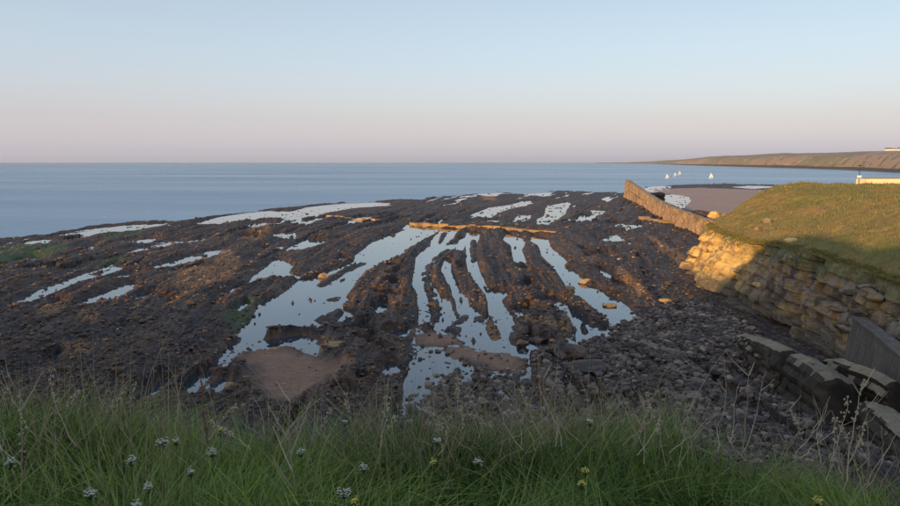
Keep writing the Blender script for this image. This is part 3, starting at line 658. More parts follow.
for a, b, c in pier_px:
    g = P(a, b, 0); t_ = PD(a, c, g[1]); pth.append((g[0], g[1], t_[2]))
pier = empty('pier_wall', (pth[0][0], pth[0][1], 0)); tag(pier, 'long curving sunlit stone pier wall running out from the headland', 'pier wall')
o = sweep('wall_body', pth, [(1.6, -.5, 0), (1.5, 0, .15), (1.35, 0, .3), (1.2, 0, .45), (1.15, 0, .6), (1.05, 0, .75), (1.0, 0, .9), (.8, 0, 1.0), (-1.0, 0, .98), (-1.3, -.2, .7), (-1.6, -.5, 0)], M['pier'], None, noise=.5, seed=3, step=1.5); o.parent = pier; o.matrix_parent_inverse = pier.matrix_world.inverted()
o.data.transform(__import__('mathutils').Matrix.Translation((-pier.location.x, -pier.location.y, 0)))
o = sweep('coping', pth, [(1.02, -.03, .98), (1.02, .22, .98), (-.2, .22, .98), (-.2, -.03, .98)], M['pier'], None, noise=.25, seed=4, step=1.5); o.parent = pier
o.data.transform(__import__('mathutils').Matrix.Translation((-pier.location.x, -pier.location.y, 0)))
g1 = P(624, 199, 0); g2 = P(637, 207, 0)
o = sweep('stepped_base', [(g1[0], g1[1], 4), (g2[0], g2[1], 2.4)], [(2.4, -.5, 0), (2.2, 0, .75), (1.05, 0, 1), (1.05, -.5, 0)], M['pier'], None, noise=.3, seed=5, step=2); o.parent = pier
o.data.transform(__import__('mathutils').Matrix.Translation((-pier.location.x, -pier.location.y, 0)))
# shaded back buttress of rubble behind the wall
for a, b, s_, sd2, lab in [(655, 196.5, 3.2, 131, 'dark rock heap against the seaward side of the pier wall'), (700, 216, 2.6, 132, 'dark rock slope beside the sand behind the pier wall')]:
    rock(a, b, .3, s_, sd2, M['wrackstone'], lab, 'rock_heap', 'rock heap', flat=.55, rz=-1.0, sc=(1.9, .8, 1))

# ------------------------------------------------------------------ headland: turf top and cliff
TOPL = [(63, 111, 4.9), (49, 104, 5.3), (38.5, 98, 5.7), (34.2, 91, 5.9), (32.0, 81, 5.9), (31.0, 71, 6.0), (30.7, 64, 6.5), (30.5, 58, 6.7), (30.6, 52.5, 6.35), (30.8, 47.5, 6.2), (31.2, 42, 6.2), (31, 34, 6.8), (29, 24, 8), (20, 14, 10.5)]
def resample(pts, n):
    pts = np.array(pts, float); seg = np.linalg.norm(np.diff(pts, axis=0), axis=1); c = np.concatenate([[0], np.cumsum(seg)]); s = np.linspace(0, c[-1], n)
    return np.stack([np.interp(s, c, pts[:, i]) for i in range(pts.shape[1])], 1)
def byparam(pts, q):   # interpolate by index parameter so foot and top match
    pts = np.array(pts, float); return np.stack([np.interp(q, np.arange(len(pts)), pts[:, i]) for i in range(pts.shape[1])], 1)
q = np.concatenate([np.linspace(0, 2, 60, endpoint=False), np.linspace(2, 10, 620, endpoint=False), np.linspace(10, 13, 50)])
foot = byparam([(a, b, -.3) for a, b in CL_FOOT], q); top = byparam(TOPL, q)
NT_ = 104; tt = np.linspace(0, 1, NT_)
G = foot[:, None, :] * (1 - tt)[None, :, None] + top[:, None, :] * tt[None, :, None]
dx = np.gradient(G[:, 0, 0]); dy = np.gradient(G[:, 0, 1]); l = np.hypot(dx, dy); NX, NY = dy / l, -dx / l     # points away from the land (to -x)
if NX[300] > 0: NX, NY = -NX, -NY
arc = np.cumsum(l)[:, None] + 0 * tt[None, :]; Z = G[:, :, 2]
tilt = Z + .10 * arc
lay = np.floor(tilt * 1.05 + .35 * fbm(arc * .15, tilt * 0, 2, 2)); layf = _T[1][(lay.astype(int)) & 255, 7]
cell = _T[2][(lay.astype(int)) & 255, (np.floor(arc * (.22 + .25 * layf) + 7 * layf)).astype(int) & 255]
off = .65 * (layf - .5) + .85 * (cell - .5) + .40 * fbm(arc * .35, Z * .45, 4, 4, .6) + 1.0 * fbm(arc * .11, Z * .2, 5, 2) + .12 * fbm(arc * 1.8, Z * 4.5, 6, 4, .6)
yyc = G[:, :, 1]
for cy, wd, am in ((90, 1.5, 1.0), (85.5, 1.0, .8), (77, 3.0, 1.3), (61, 2.0, .5), (53.5, 1.6, .7)):
    off += am * np.exp(-((yyc - cy) / wd) ** 2) * (1 - .3 * tt)
for cy, wd, am in ((87.6, .8, 1.0), (82.2, 1.4, 1.2), (70.5, 1.2, .8), (56.5, .9, .9)):
    off -= am * np.exp(-((yyc - cy) / wd) ** 2)
jx = ((arc * (.22 + .25 * layf) + 7 * layf) % 1); off -= .40 * np.exp(-(np.minimum(jx, 1 - jx) / .025) ** 2); lz = (tilt * 1.05 + .35 * fbm(arc * .15, tilt * 0, 2, 2)) % 1; off -= .22 * np.exp(-((lz - .04) / .05) ** 2)
env = np.minimum(1, (1 - tt) * 7 + .15)[None, :]
G[:, :, 0] += NX[:, None] * off * env; G[:, :, 1] += NY[:, None] * off * env
Vc = G.reshape(-1, 3); yv, zv = Vc[:, 1], Vc[:, 2]
lich_shade = sstep(72, 62, yv + 2 * fbm(yv * .3, zv, 1)) * sstep(.6, 2.6, zv + .6 * fbm(yv * .3, zv, 1))  # mask for both the lichen patches and the painted cliff shade
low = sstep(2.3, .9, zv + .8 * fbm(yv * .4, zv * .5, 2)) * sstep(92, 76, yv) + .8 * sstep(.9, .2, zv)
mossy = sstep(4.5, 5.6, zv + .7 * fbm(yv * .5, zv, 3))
cm = np.stack([np.clip(low, 0, 1) * .9, lich_shade, mossy, np.ones_like(yv)], 1)
cl = empty('headland_cliff', (30, 75, 0)); tag(cl, 'sandstone cliff with a golden sunlit end and shaded lichen-patched face', 'cliff')
Vc = Vc - [30, 75, 0]
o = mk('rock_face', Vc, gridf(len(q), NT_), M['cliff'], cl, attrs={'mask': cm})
# bedded slabs that stand proud of the face
for i in range(26):
    qq = RNG.uniform(3.0, 9.2); ff = byparam([(a, b, 0) for a, b in CL_FOOT], [qq])[0]; tp = byparam(TOPL, [qq])[0]; t_ = RNG.uniform(.15, .85)
    p = ff * (1 - t_) + tp * t_
    v, f = rockshape(ICO1, 300 + i, .45); s_ = RNG.uniform(.5, 1.0); v = v * [s_ * .7, s_ * 1.5, s_ * .8]
    m4 = np.tile([0.0 if p[2] > 1.8 else .8, 1.0 if p[1] < 62 else 0, 0, 1], (len(v), 1))  # slabs on the near stretch carry the same painted shade
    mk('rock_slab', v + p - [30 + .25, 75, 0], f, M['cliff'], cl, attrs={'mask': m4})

# turf on top
def headland_z(d, xx, yy_):
    d = d * np.interp(yy_, [82, 96], [1, 2.4])
    return (3.2 * sstep(0, 20, d) + 1.7 * (1 - np.exp(-d / 5))) + .6 * fbm(xx * .12, yy_ * .12, 4, 4) * sstep(0, 4, d) + .34 * fbm(xx * .8, yy_ * .8, 2, 4) * sstep(0, 1.5, d)
nd = 90; dd = np.concatenate([[0], np.cumsum(np.geomspace(.25, 4.0, nd - 1))])
tq = top; ddx = np.gradient(tq[:, 0]); ddy = np.gradient(tq[:, 1])
for _ in range(30): ddx[1:-1] = (ddx[:-2] + ddx[2:]) / 2; ddy[1:-1] = (ddy[:-2] + ddy[2:]) / 2
HG = []
def top_x(y): return np.interp(-y, -np.array(TOPL)[:, 1], np.array(TOPL)[:, 0])
def top_z(y): return np.interp(-y, -np.array(TOPL)[:, 1], np.array(TOPL)[:, 2])
Dx = dd[None, :] + 0 * tq[:, :1]; Xh = tq[:, :1] + Dx; Yh = tq[:, 1:2] + 0 * Dx
Zh = tq[:, 2:3] + headland_z(Dx, Xh, Yh)
# fall away beyond the back of the knoll to the lower shelf
back = sstep(102, 116, Yh); shelf = -1.0 + 6.2 * sstep(-4, 6, Xh - Yh * .51 + 1) + .2 * fbm(Xh * .05, Yh * .05, 1)
Zh = Zh * (1 - back) + shelf * back
Zh[:, 0] -= .3
Xh[:, 0] -= .25
ho = mk('headland', np.stack([Xh, Yh, Zh], -1).reshape(-1, 3), gridf(len(q), nd), M['hgrass'], smooth=True)
tag(ho, 'grassy headland top with yellow-green rough turf', kind='structure')
sh = mk('coastal_ground', [(62, 112, 5.15), (86, 152, 5.0), (128, 230, 4.5), (230, 420, 1), (520, 420, 3), (520, 100, 5.2), (110, 90, 5.1)], np.array([[6, 5, 4, 3, 2, 1, 0]]), M['hgrass']); tag(sh, 'lower ground behind the headland', kind='structure')
# grass tufts on the headland
def blades(n, X, Y, Z, H, W, lean, tint, bend=.5, segs=3, az=None):
    a = RNG.uniform(0, 2 * math.pi, n); la = RNG.uniform(0, 2 * math.pi, n) if az is None else az
    V = []; lv = np.linspace(0, 1, segs + 1)
    dirx, diry = np.cos(la), np.sin(la); wx, wy = np.cos(a), np.sin(a)
    for i, t in enumerate(lv):
        off = lean * H * (t ** 1.7); zz = H * t * (1 - .35 * np.minimum(1.2, lean) * t)
        cx = X + dirx * off; cy = Y + diry * off; cz = Z + zz; w_ = W * (1 - t ** 1.5) * .5
        if i < segs: V.append(np.stack([cx - wx * w_, cy - wy * w_, cz], -1)); V.append(np.stack([cx + wx * w_, cy + wy * w_, cz], -1))
        else: V.append(np.stack([cx, cy, cz], -1))
    nv = 2 * segs + 1; V = np.stack(V, 1).reshape(-1, 3); b = (np.arange(n) * nv)[:, None]
    quads = np.concatenate([b + np.array([[2 * i, 2 * i + 1, 2 * i + 3, 2 * i + 2]]) for i in range(segs - 1)])
    tri = b + np.array([[2 * segs - 2, 2 * segs - 1, 2 * segs]])
    T = np.repeat(tint, nv); return V, [quads, tri], np.stack([T, T, T, np.ones_like(T)], 1)
n = 42000; yq = 44 + 62 * RNG.random(n) ** 1.1; dq = RNG.uniform(.1, 34, n)
zq = np.interp(yq, [44, 106], [0, 0]) + top_z(yq) + headland_z(dq, top_x(yq) + dq, yq)
bk = sstep(102, 116, yq); zq = zq * (1 - bk) + (-1.0 + 6.2 * sstep(-4, 6, top_x(yq) + dq - yq * .51 + 1)) * bk
Vb, Fb, Tb = blades(n, top_x(yq) + dq, yq, zq - .06, RNG.uniform(.15, .42, n), RNG.uniform(.03, .08, n), RNG.uniform(.2, .9, n), np.clip(.5 + .8 * fbm((top_x(yq) + dq) * .25, yq * .25, 3) + RNG.normal(0, .2, n), 0, 1), segs=2)
tag(mk('headland_grass', Vb, Fb, M['hblade'], attrs={'tint': Tb}), 'rough yellow-green grass on the headland', kind='stuff')
n = 6000; yq = 42 + 56 * RNG.random(n); dq = RNG.normal(-.05, .28, n); zq = top_z(yq) + .25 * fbm(yq * .8, yq * 0, 3) - .5 * np.clip(-dq, 0, 1)
Vb, Fb, Tb = blades(n, top_x(yq) + dq, yq, zq, RNG.uniform(.12, .38, n), RNG.uniform(.04, .08, n), RNG.uniform(.4, 1.2, n), RNG.uniform(0, .7, n), segs=2, az=RNG.normal(3.3, .8, n))
tag(mk('overhanging_grass', Vb, Fb, M['hblade'], attrs={'tint': Tb}), 'ragged grass hanging over the cliff top', kind='stuff')
n = 3500; yq = 44 + 60 * RNG.random(n); dq = RNG.uniform(.3, 30, n); k = fbm((top_x(yq) + dq) * .35, yq * .35, 5, 3) > .12; yq, dq = yq[k], dq[k]; n = len(yq)
zq = top_z(yq) + headland_z(dq, top_x(yq) + dq, yq); bk = sstep(102, 116, yq); zq = zq * (1 - bk) + (-1.0 + 6.2 * sstep(-4, 6, top_x(yq) + dq - yq * .51 + 1)) * bk
Vb, Fb, Tb = blades(n, top_x(yq) + dq, yq, zq - .06, RNG.uniform(.4, .8, n), RNG.uniform(.06, .12, n), RNG.uniform(.3, 1.1, n), RNG.uniform(0, 1, n), segs=2)
tag(mk('rough_tussocks', Vb, Fb, M['hblade'], attrs={'tint': Tb}), 'taller rough tussocks on the headland turf', kind='stuff')
# outcrops in the turf
def turf_pt(px, py, d0=45, d1=112):
    for yv in np.arange(d0, d1, .25):
        p = PD(px, py, yv); d = p[0] - top_x(p[1])
        if d > 0 and p[2] <= top_z(p[1]) + headland_z(np.array(d), np.array(p[0]), np.array(p[1])): return p
    return PD(px, py, 85)
p = turf_pt(766, 222); v, f = rockshape(ICO2, 401, .9); v = v + .12 * np.stack([fbm(v[:, 0] * 2 + 5, v[:, 2] * 2, i, 3) for i in range(3)], 1); o = mk('rock_outcrop', v * [.65, .5, .55], f, M['ledge']); o.location = (p[0], p[1], p[2] + .1); tag(o, 'small dark rock outcrop poking out of the headland grass', 'rock outcrop')
p = turf_pt(758, 230); v, f = rockshape(ICO1, 402, .8); o = mk('rock_outcrop', v * .5, f, M['cliff'], attrs={'mask': np.zeros((len(v), 4))}); o.location = p; tag(o, 'small pale yellow rock just below the dark outcrop on the headland', 'rock outcrop')
p = turf_pt(793, 241); v, f = rockshape(ICO1, 403, .5); o = mk('rock_outcrop', v * [.8, .7, .6], f, M['cliff'], attrs={'mask': np.zeros((len(v), 4))}); o.location = p; tag(o, 'flat pale rock on the lower edge of the headland grass', 'rock outcrop')
p = PD(716, 209, 104); v, f = rockshape(ICO2, 404, .8); o = mk('rock_outcrop', v * [1.3, .8, .75], f, M['cliff'], attrs={'mask': np.zeros((len(v), 4))}); o.location = (p[0], p[1], p[2] - .9); tag(o, 'golden rock stack behind the left end of the headland', 'rock outcrop')

# curved sea wall at the right
SW = [(31.6, 55.5, 2.6), (30.4, 52.3, 2.9), (29.5, 49.5, 3.0), (27.9, 46, 3.25), (26.6, 42, 3.4), (25.2, 38, 3.5), (23.5, 33, 3.6)]
sw = empty('sea_wall', (29, 52, 0)); tag(sw, 'curved grey sea wall in shade at the foot of the cliff', 'sea wall')
Tm = __import__('mathutils').Matrix.Translation((-29, -52, 0))
o = sweep('wall_body', SW, [(-.9, -.3, 0), (-.55, 0, .5), (-.35, 0, .99), (.45, 0, .99), (.5, -.3, 0)], M['shade_wall'], None, noise=.06, seed=2, step=.4); o.data.transform(Tm); o.parent = sw
o = sweep('coping', SW, [(-.42, -.02, .99), (-.42, .18, .99), (.5, .18, .99), (.5, -.02, .99)], M['shade_wall'], None, noise=.03, seed=3, step=.4); o.data.transform(Tm); o.parent = sw
# tilted rock ledges below the wall
def ledge(name, path, wid, label, seed, drop=.9):
    pts = np.array(path, float); seg = np.linalg.norm(np.diff(pts[:, :2], axis=0), axis=1); cum = np.concatenate([[0], np.cumsum(seg)]); n = int(cum[-1] / .13)
    s_ = np.linspace(0, cum[-1], n); c = np.stack([np.interp(s_, cum, pts[:, i]) for i in range(3)], 1)
    tx = np.gradient(c[:, 0]); ty = np.gradient(c[:, 1]); l = np.hypot(tx, ty); nx, ny = -ty / l, tx / l
    ends = np.minimum(1, np.minimum(s_, cum[-1] - s_) / 1.0 + .25)
    # cross-section: steep broken face on the seaward side, tilted bedding plane falling away behind
    prof = resample([(-wid * .62, -.4), (-wid * .50, .25), (-wid * .44, .55), (-wid * .50, .60), (-wid * .40, .97), (-wid * .1, 1.0), (wid * .35, .86), (wid * .8, .55), (wid * 1.1, -.3)], 46)
    S_, PZ = np.meshgrid(s_, np.arange(len(prof)), indexing='ij'); lat = prof[None, :, 0] + 0 * S_; zz = prof[None, :, 1] * c[:, 2:3] * ends[:, None]
    blk = _T[3][np.floor(S_ / 2.6 + .2 * zz + seed).astype(int) & 255, 9 + seed]; lay = _T[4][np.floor(zz * 4.2 + .25 * S_).astype(int) & 255, seed]
    side = sstep(.35, .0, (lat + wid * .38) / wid)
    lat = lat + side * (.30 * (lay - .5) + .25 * (blk - .5)) + .12 * fbm(S_ * 1.3, zz * 2 + PZ * .05, seed, 5, .65)
    zz = zz + (1 - side) * (.12 * (blk - .5) + .10 * (_T[5][np.floor(lat * 2.2 + .3 * S_).astype(int) & 255, seed] - .5)) + .09 * fbm(S_ * 2.1, PZ * .25, seed + 1, 4, .65)
    crack = np.exp(-(((S_ / 2.6 + .2 * zz + seed) % 1) / .03) ** 2); zz = zz - .10 * crack
    Vv = np.stack([c[:, 0:1] + nx[:, None] * -lat * -1, c[:, 1:2] + ny[:, None] * lat, zz], -1); Vv[:, :, 0] = c[:, 0:1] + nx[:, None] * lat
    # seaward side lies to -x
    if nx[0] > 0: Vv[:, :, 0] = c[:, 0:1] - nx[:, None] * lat; Vv[:, :, 1] = c[:, 1:2] - ny[:, None] * lat
    Vv[:, :, 0] = c[:, 0:1] + abs(nx[:, None]) * lat; Vv[:, :, 1] = c[:, 1:2] + (np.sign(nx) * ny)[:, None] * lat
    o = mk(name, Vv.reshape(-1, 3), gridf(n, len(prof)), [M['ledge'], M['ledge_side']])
    bm = bmesh.new(); bm.from_mesh(o.data); bmesh.ops.recalc_face_normals(bm, faces=bm.faces[:])
    if sum(f.normal.z * f.calc_area() for f in bm.faces) < 0: bmesh.ops.reverse_faces(bm, faces=bm.faces[:])
    for f in bm.faces: f.material_index = 0 if f.normal.z > .62 else 1  # steep faces get the colour with shade painted in
    bm.to_mesh(o.data); bm.free()
    return tag(o, label, 'rock ledge', 'tilted rock ledges under the sea wall')
def lp(pts, z): return [P(a, b, z_) for (a, b), z_ in zip(pts, z)]
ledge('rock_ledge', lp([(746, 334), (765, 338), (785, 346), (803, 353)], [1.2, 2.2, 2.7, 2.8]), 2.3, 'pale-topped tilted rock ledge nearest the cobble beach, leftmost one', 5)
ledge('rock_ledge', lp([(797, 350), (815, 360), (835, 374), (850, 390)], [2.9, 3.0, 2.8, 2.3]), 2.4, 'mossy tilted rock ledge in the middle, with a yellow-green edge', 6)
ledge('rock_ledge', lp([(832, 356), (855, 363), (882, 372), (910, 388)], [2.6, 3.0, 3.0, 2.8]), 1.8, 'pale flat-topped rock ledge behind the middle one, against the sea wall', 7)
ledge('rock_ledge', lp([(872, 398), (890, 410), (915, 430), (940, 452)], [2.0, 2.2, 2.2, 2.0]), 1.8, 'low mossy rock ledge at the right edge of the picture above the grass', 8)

# things on the headland skyline
M['cream'] = simple('cream_render', (.74, .62, .40), .8, .08, .6)
M['roofg'] = simple('flat_roof_felt', (.18, .15, .12), .9, .2, 2)
M['dark'] = simple('dark_painted_metal', (.03, .032, .036), .5, .2, 10)
M['signw'] = simple('white_sign_face', (.75, .78, .80), .5, .03, 5); M['signb'] = simple('blue_sign_band', (.18, .35, .62), .5, .05, 5)
M['wood'] = simple('weathered_fence_wood', (.10, .085, .07), .85, .3, 8)
b = empty('cream_building', PD(879, 190, 225)); zb = b.location.z
tag(b, 'long low cream building sunlit behind the headland skyline', 'building')
v, f = box(0, 0, 1.2, 11.8, 6, 5.0); mk('wall', v, f, M['cream'], b); v, f = box(0, 0, 3.78, 12.1, 6.3, .14); mk('roof', v, f, M['roofg'], b)
v, f = box(5.0, -3.06, 1.6, 1.0, .1, 1.6); mk('door', v, f, M['roofg'], b)
pp = PD(858, 193, 104); sg = empty('sign_post', (pp[0], pp[1], pp[2] - .3)); tag(sg, 'thin dark post with white sign and lamp head on the headland', 'sign post')
v, f = tube([(0, 0, 0), (0, 0, 4.4)], [.07, .05], 6); mk('pole', v, f, M['dark'], sg); v, f = box(-.05, -.1, 2.75, .62, .05, .32); mk('sign_board', v, f, M['signw'], sg)
v, f = box(-.05, -.1, 2.45, .5, .05, .18); mk('sign_board', v, f, M['signb'], sg); v, f = box(0, 0, 4.4, .42, .25, .16); mk('lamp_head', v, f, M['dark'], sg); v, f = box(.0, 0, 3.75, .25, .1, .22); mk('bracket', v, f, M['dark'], sg)
fn = empty('post_fence', PD(790, 186, 108)); fx0, fy0, fz0 = fn.location; tag(fn, 'low post and wire fence along the top of the headland', 'fence')
prev = None
for i, pxx in enumerate(np.linspace(792, 862, 15)):
    a = PD(pxx, 184.5 + 1.2 * math.sin(i), 108); bz = a[2] - 1.2
    v, f = tube([(a[0] - fx0, 0, bz - fz0), (a[0] - fx0 + RNG.normal(0, .04), 0, bz - fz0 + 1.25 + RNG.uniform(-.15, .15))], [.07, .055], 5); mk('post', v, f, M['wood'], fn)
    if prev:
        for hz in (.45, .85, 1.1): pass
        parts = [tube([(prev[0] - fx0, 0, prev[2] - fz0 + hz), (a[0] - fx0, 0, bz - fz0 + hz)], .012, 3) for hz in (.45, .85, 1.1)]
        v, f = join(parts); mk('wire', v, f, M['dark'], fn)
    prev = (a[0], a[1], bz)

# ------------------------------------------------------------------ sailing boats
M['sail'] = simple('white_sailcloth', (.85, .85, .85), .7, .03, 2); M['hull'] = simple('white_hull', (.7, .72, .74), .4, .05, 2)
def boat(px, py, hgt, rz, label):
    p = P(px, py, 0); t = empty('sailing_boat', p); t.rotation_euler.z = rz; tag(t, label, 'sailing boat', 'white sailing boats in the bay')
    L = hgt * .75; xs = np.linspace(-.5, .5, 7); V = []
    for s in xs:
        w_ = .16 * L * (1 - (abs(s + .08) / .6) ** 2.2); w_ = max(w_, .02)
        V += [(s * L, -w_, .55), (s * L, -w_ * .6, -.1), (s * L, w_ * .6, -.1), (s * L, w_, .55)]
    mk('hull', V, [gridf(7, 4), np.array([[0, 1, 2, 3], [24, 27, 26, 25]]), np.array([[4 * i, 4 * i + 3, 4 * i + 7, 4 * i + 4] for i in range(6)])], M['hull'], t)
    v, f = tube([(.05 * L, 0, .3), (.05 * L, 0, hgt)], .06, 5); mk('mast', v, f, M['dark'], t)
    def sail(pts, nm):
        a, b_, c = [np.array(q_, float) for q_ in pts]; V = []; n_ = 6
        for i in range(n_ + 1):
            l0 = a * (1 - i / n_) + c * i / n_; l1 = b_ * (1 - i / n_) + c * i / n_
            for j in range(4):
                s = j / 3; q_ = l0 * (1 - s) + l1 * s; q_ = q_ + [0, .25 * math.sin(math.pi * s) * (1 - i / n_), 0]; V.append(q_)
        V = np.array(V); W = V + [0, .03, 0]; g_ = gridf(n_ + 1, 4); mk(nm, np.concatenate([V, W]), [g_, g_[:, ::-1] + len(V)], M['sail'], t)
    sail([(.03 * L, 0, 1.1), (-.48 * L, 0, 1.1), (.05 * L, 0, hgt * .98)], 'mainsail'); sail([(.48 * L, 0, .8), (.08 * L, 0, 1.0), (.07 * L, 0, hgt * .8)], 'jib')
boat(667, 178.5, 4.6, .3, 'white sailing boat nearest the pier wall, leftmost of the four')
boat(675, 176.2, 4.6, .45, 'small white sailing boat just left of its close neighbour')
boat(679.5, 175, 6.0, .5, 'white sailing boat on the right of the close pair')
boat(711, 178.3, 5.4, .2, 'white sailing boat on its own off the headland, rightmost of the four')

# ------------------------------------------------------------------ far coast
def coast_mat():
    t = NT('far_coast_fields', .95); m1 = t.noise(.006, 4, .6, t.map((1, .5, 1))); v = t.voro(.0065, t.map((1, .6, 1)), out='Color')
    sp3 = t.n("ShaderNodeSeparateColor"); t.l(v, sp3.inputs[0])
    c = t.mix(t.ramp(sp3.outputs[0], [(.3, 0), (.5, 1)], 'LINEAR'), (.19, .17, .10), (.30, .215, .15))
    c = t.mix(t.ramp(m1, [(.45, 0), (.6, .8)]), c, (.27, .19, .13))
    c = t.mix(t.ramp(t.noise(.03, 4, .7), [(.58, 0), (.66, .8)]), c, (.52, .36, .25))
    c = t.mix(t.ramp(t.noise(.035, 5, .75), [(.55, 0), (.60, .85)]), c, (.09, .09, .05))
    return t.fin(c, .95)
M['coast'] = coast_mat(); M['shore'] = simple('dark_far_shore_rock', (.06, .045, .04), .9, .3, .02)
cpx = np.linspace(596, 1250, 330)
sh_py = np.interp(cpx, [596, 650, 690, 750, 800, 850, 900, 1000, 1250], [163.2, 163.8, 165.3, 167, 168.3, 170.0, 172.6, 176, 186])
tp_py = np.interp(cpx, [596, 640, 670, 690, 705, 730, 745, 765, 782, 800, 830, 862, 880, 900, 960, 1100, 1250], [163.0, 162.0, 160.2, 158.8, 157.0, 155.6, 155.2, 153.8, 152.8, 153.2, 152.6, 151.4, 150.8, 150.4, 149, 147, 146])
tp_py = tp_py + .35 * fbm(cpx * .12, cpx * 0, 3, 4)
NR = 26; Vf = np.zeros((len(cpx), NR, 3)); tf = np.linspace(0, 1, NR)
for i, a in enumerate(cpx):
    g = P(a, sh_py[i], 0); d0 = min(g[1], 9000); g = (ray(a, sh_py[i])[0] / ray(a, sh_py[i])[1] * d0, d0)
    d1 = d0 * 1.45 + 60; top_ = PD(a, tp_py[i], d1)
    for j, t in enumerate(tf):
        y_ = d0 + (d1 - d0) * t ** 1.4 ; x_ = g[0] / d0 * y_
        zz = max(top_[2], 6) * (.42 * sstep(.02, .28, t) + .58 * t ** .8)
        nz = fbm(np.array([x_ * .006]), np.array([y_ * .004]), 2, 5, .6)[0] * .22 * max(top_[2], 6) * (t * (1 - t) * 3)
        Vf[i, j] = (x_, y_, (zz + nz) if j else -1)
Vf[:, 1, 2] = 1.2; Vf[:, 0, 2] = -1
gf = gridf(len(cpx), NR); mi = np.tile(np.r_[np.ones(2), np.zeros(NR - 3)], len(cpx) - 1)
co = mk('far_coast', Vf.reshape(-1, 3), gf[:, ::-1], [M['coast'], M['shore']], matidx=mi, smooth=True); tag(co, 'low brown and green coast fading into haze across the bay', kind='structure')
# farm houses on the far coast
M['farm'] = simple('whitewashed_wall', (.75, .72, .68), .8, .05, .5); M['slate'] = simple('dark_slate_roof', (.09, .08, .08), .8, .2, .5)
for pxc, wd, lab in ((889, 9, 'long white farmhouse on the far hilltop'), (898, 4.5, 'small white farm building right of the long farmhouse')):
    i = int(np.argmin(abs(cpx - pxc))); p = Vf[i, -2]; t = empty('farmhouse', (p[0], p[1], p[2] - 1)); tag(t, lab, 'farmhouse')
    W_ = wd / F * p[1]; v, f = box(0, 0, 1.8, W_, 8, 4.6); mk('wall', v, f, M['farm'], t)
    h_r = 2.6; V = [(-W_ / 2 - .3, -4.4, 4.1), (W_ / 2 + .3, -4.4, 4.1), (W_ / 2 + .3, 4.4, 4.1), (-W_ / 2 - .3, 4.4, 4.1), (-W_ / 2 - .3, 0, 4.1 + h_r), (W_ / 2 + .3, 0, 4.1 + h_r)]
    ro = mk('roof', V, [np.array([[0, 1, 5, 4], [2, 3, 4, 5], [0, 3, 2, 1]]), np.array([[0, 4, 3], [1, 2, 5]])], M['slate'], t); v, f = box(W_ * .3, 0, 6.9, 1.2, 1, 1.8); mk('chimney', v, f, M['farm'], ro)

# ------------------------------------------------------------------ clifftop under the camera
def edge_y(x): return 3.6 + .1 * np.exp(-((x - .6) / 1.2) ** 2) + .25 * np.sin(x * 1.3) + .15 * np.sin(x * 3.1) - .25 * np.clip(x - 1.5, 0, 3)
def bank_z(x, y):
    x = np.asarray(x, float); y = np.asarray(y, float)
    e = edge_y(np.clip(x, -6, 6)); base = 12.70 - .075 * np.clip(y, 0, 10) - .05 * np.clip(x, -6, 8) - .10 * np.clip(x + .9, 0, .9) - .10 * np.clip(x - 1.2, 0, 3)
    drop = np.clip(y - e, 0, None); z = base - 1.05 * drop - .6 * np.minimum(drop, 1) ** 2 + .10 * fbm(x * .9, y * .9, 1, 3)
    z = np.maximum(z, -1)
    # unseen steep-sided mound added behind the camera, shaped to cast the cliff shadow
    shade_mound = sstep(-44, -37, x) * sstep(60, 20, x) * sstep(-7, -17, y) * sstep(-75, -50, y)
    prof = 8.6 + 1.8 * sstep(-38, -34, x) * sstep(-24, -30, x) + .6 * fbm(x * .25, y * .25, 5, 3)
    return z + shade_mound * prof
bx = np.concatenate([np.linspace(-160, -8, 90, endpoint=False), np.linspace(-8, 8, 120, endpoint=False), np.linspace(8, 60, 50)])
by = np.concatenate([np.linspace(-120, -1, 90, endpoint=False), np.linspace(-1, 8, 90, endpoint=False), np.linspace(8, 26, 24)])
BX, BY = np.meshgrid(bx, by); BZ = bank_z(BX.ravel(), BY.ravel())
bo = mk('clifftop_ground', np.stack([BX.ravel(), BY.ravel(), BZ], 1), gridf(len(by), len(bx)), M['bank'], smooth=True); tag(bo, 'grassy clifftop the view is taken from', kind='structure')

# foreground grass
n = 92000; X = RNG.uniform(-5.0, 5.8, n); Y = RNG.uniform(1.5, 5.6, n); e = edge_y(X); k = (Y < e + .35 + 1.5 * sstep(.8, 2.0, X)); X, Y = X[k], Y[k]; n = len(X)
cl_ = fbm(X * 1.6, Y * 1.6, 2, 3); Hh = np.clip(.33 + .22 * cl_ + RNG.normal(0, .08, n), .1, .7); W_ = RNG.uniform(.004, .0105, n)
az = 9 * vn(X * 1.1, Y * 1.1, 6) + RNG.normal(0, .8, n); tint = np.clip(.40 + .6 * fbm(X * .9, Y * .9, 4, 3) + RNG.normal(0, .26, n), 0, 1)
Vb, Fb, Tb = blades(n, X, Y, bank_z(X, Y) - .03, Hh, W_, RNG.uniform(.2, 1.35, n), tint, segs=5, az=az)
tag(mk('clifftop_grass', Vb, Fb, M['blade'], attrs={'tint': Tb}), 'long lush green grass along the cliff edge', kind='stuff')
n = 9500; X = RNG.uniform(-4.2, 4.4, n); e = edge_y(X); Y = e + RNG.normal(-.15, .38, n) + np.abs(RNG.normal(0, .7, n)) * sstep(1.0, 2.0, X); k = (Y > 1.8) & (Y < e + .5 + 1.3 * sstep(.8, 2., X)) & (vn(X * 1.3, Y, 5) + RNG.normal(0, .35, n) > -.1); X, Y = X[k], Y[k]; n = len(X)
Vb, Fb, Tb = blades(n, X, Y, bank_z(X, Y) - .02, np.clip(RNG.normal(.44, .18, n), .15, 1.0), RNG.uniform(.0022, .0050, n), RNG.uniform(.05, .9, n), RNG.uniform(0, 1, n), segs=4)
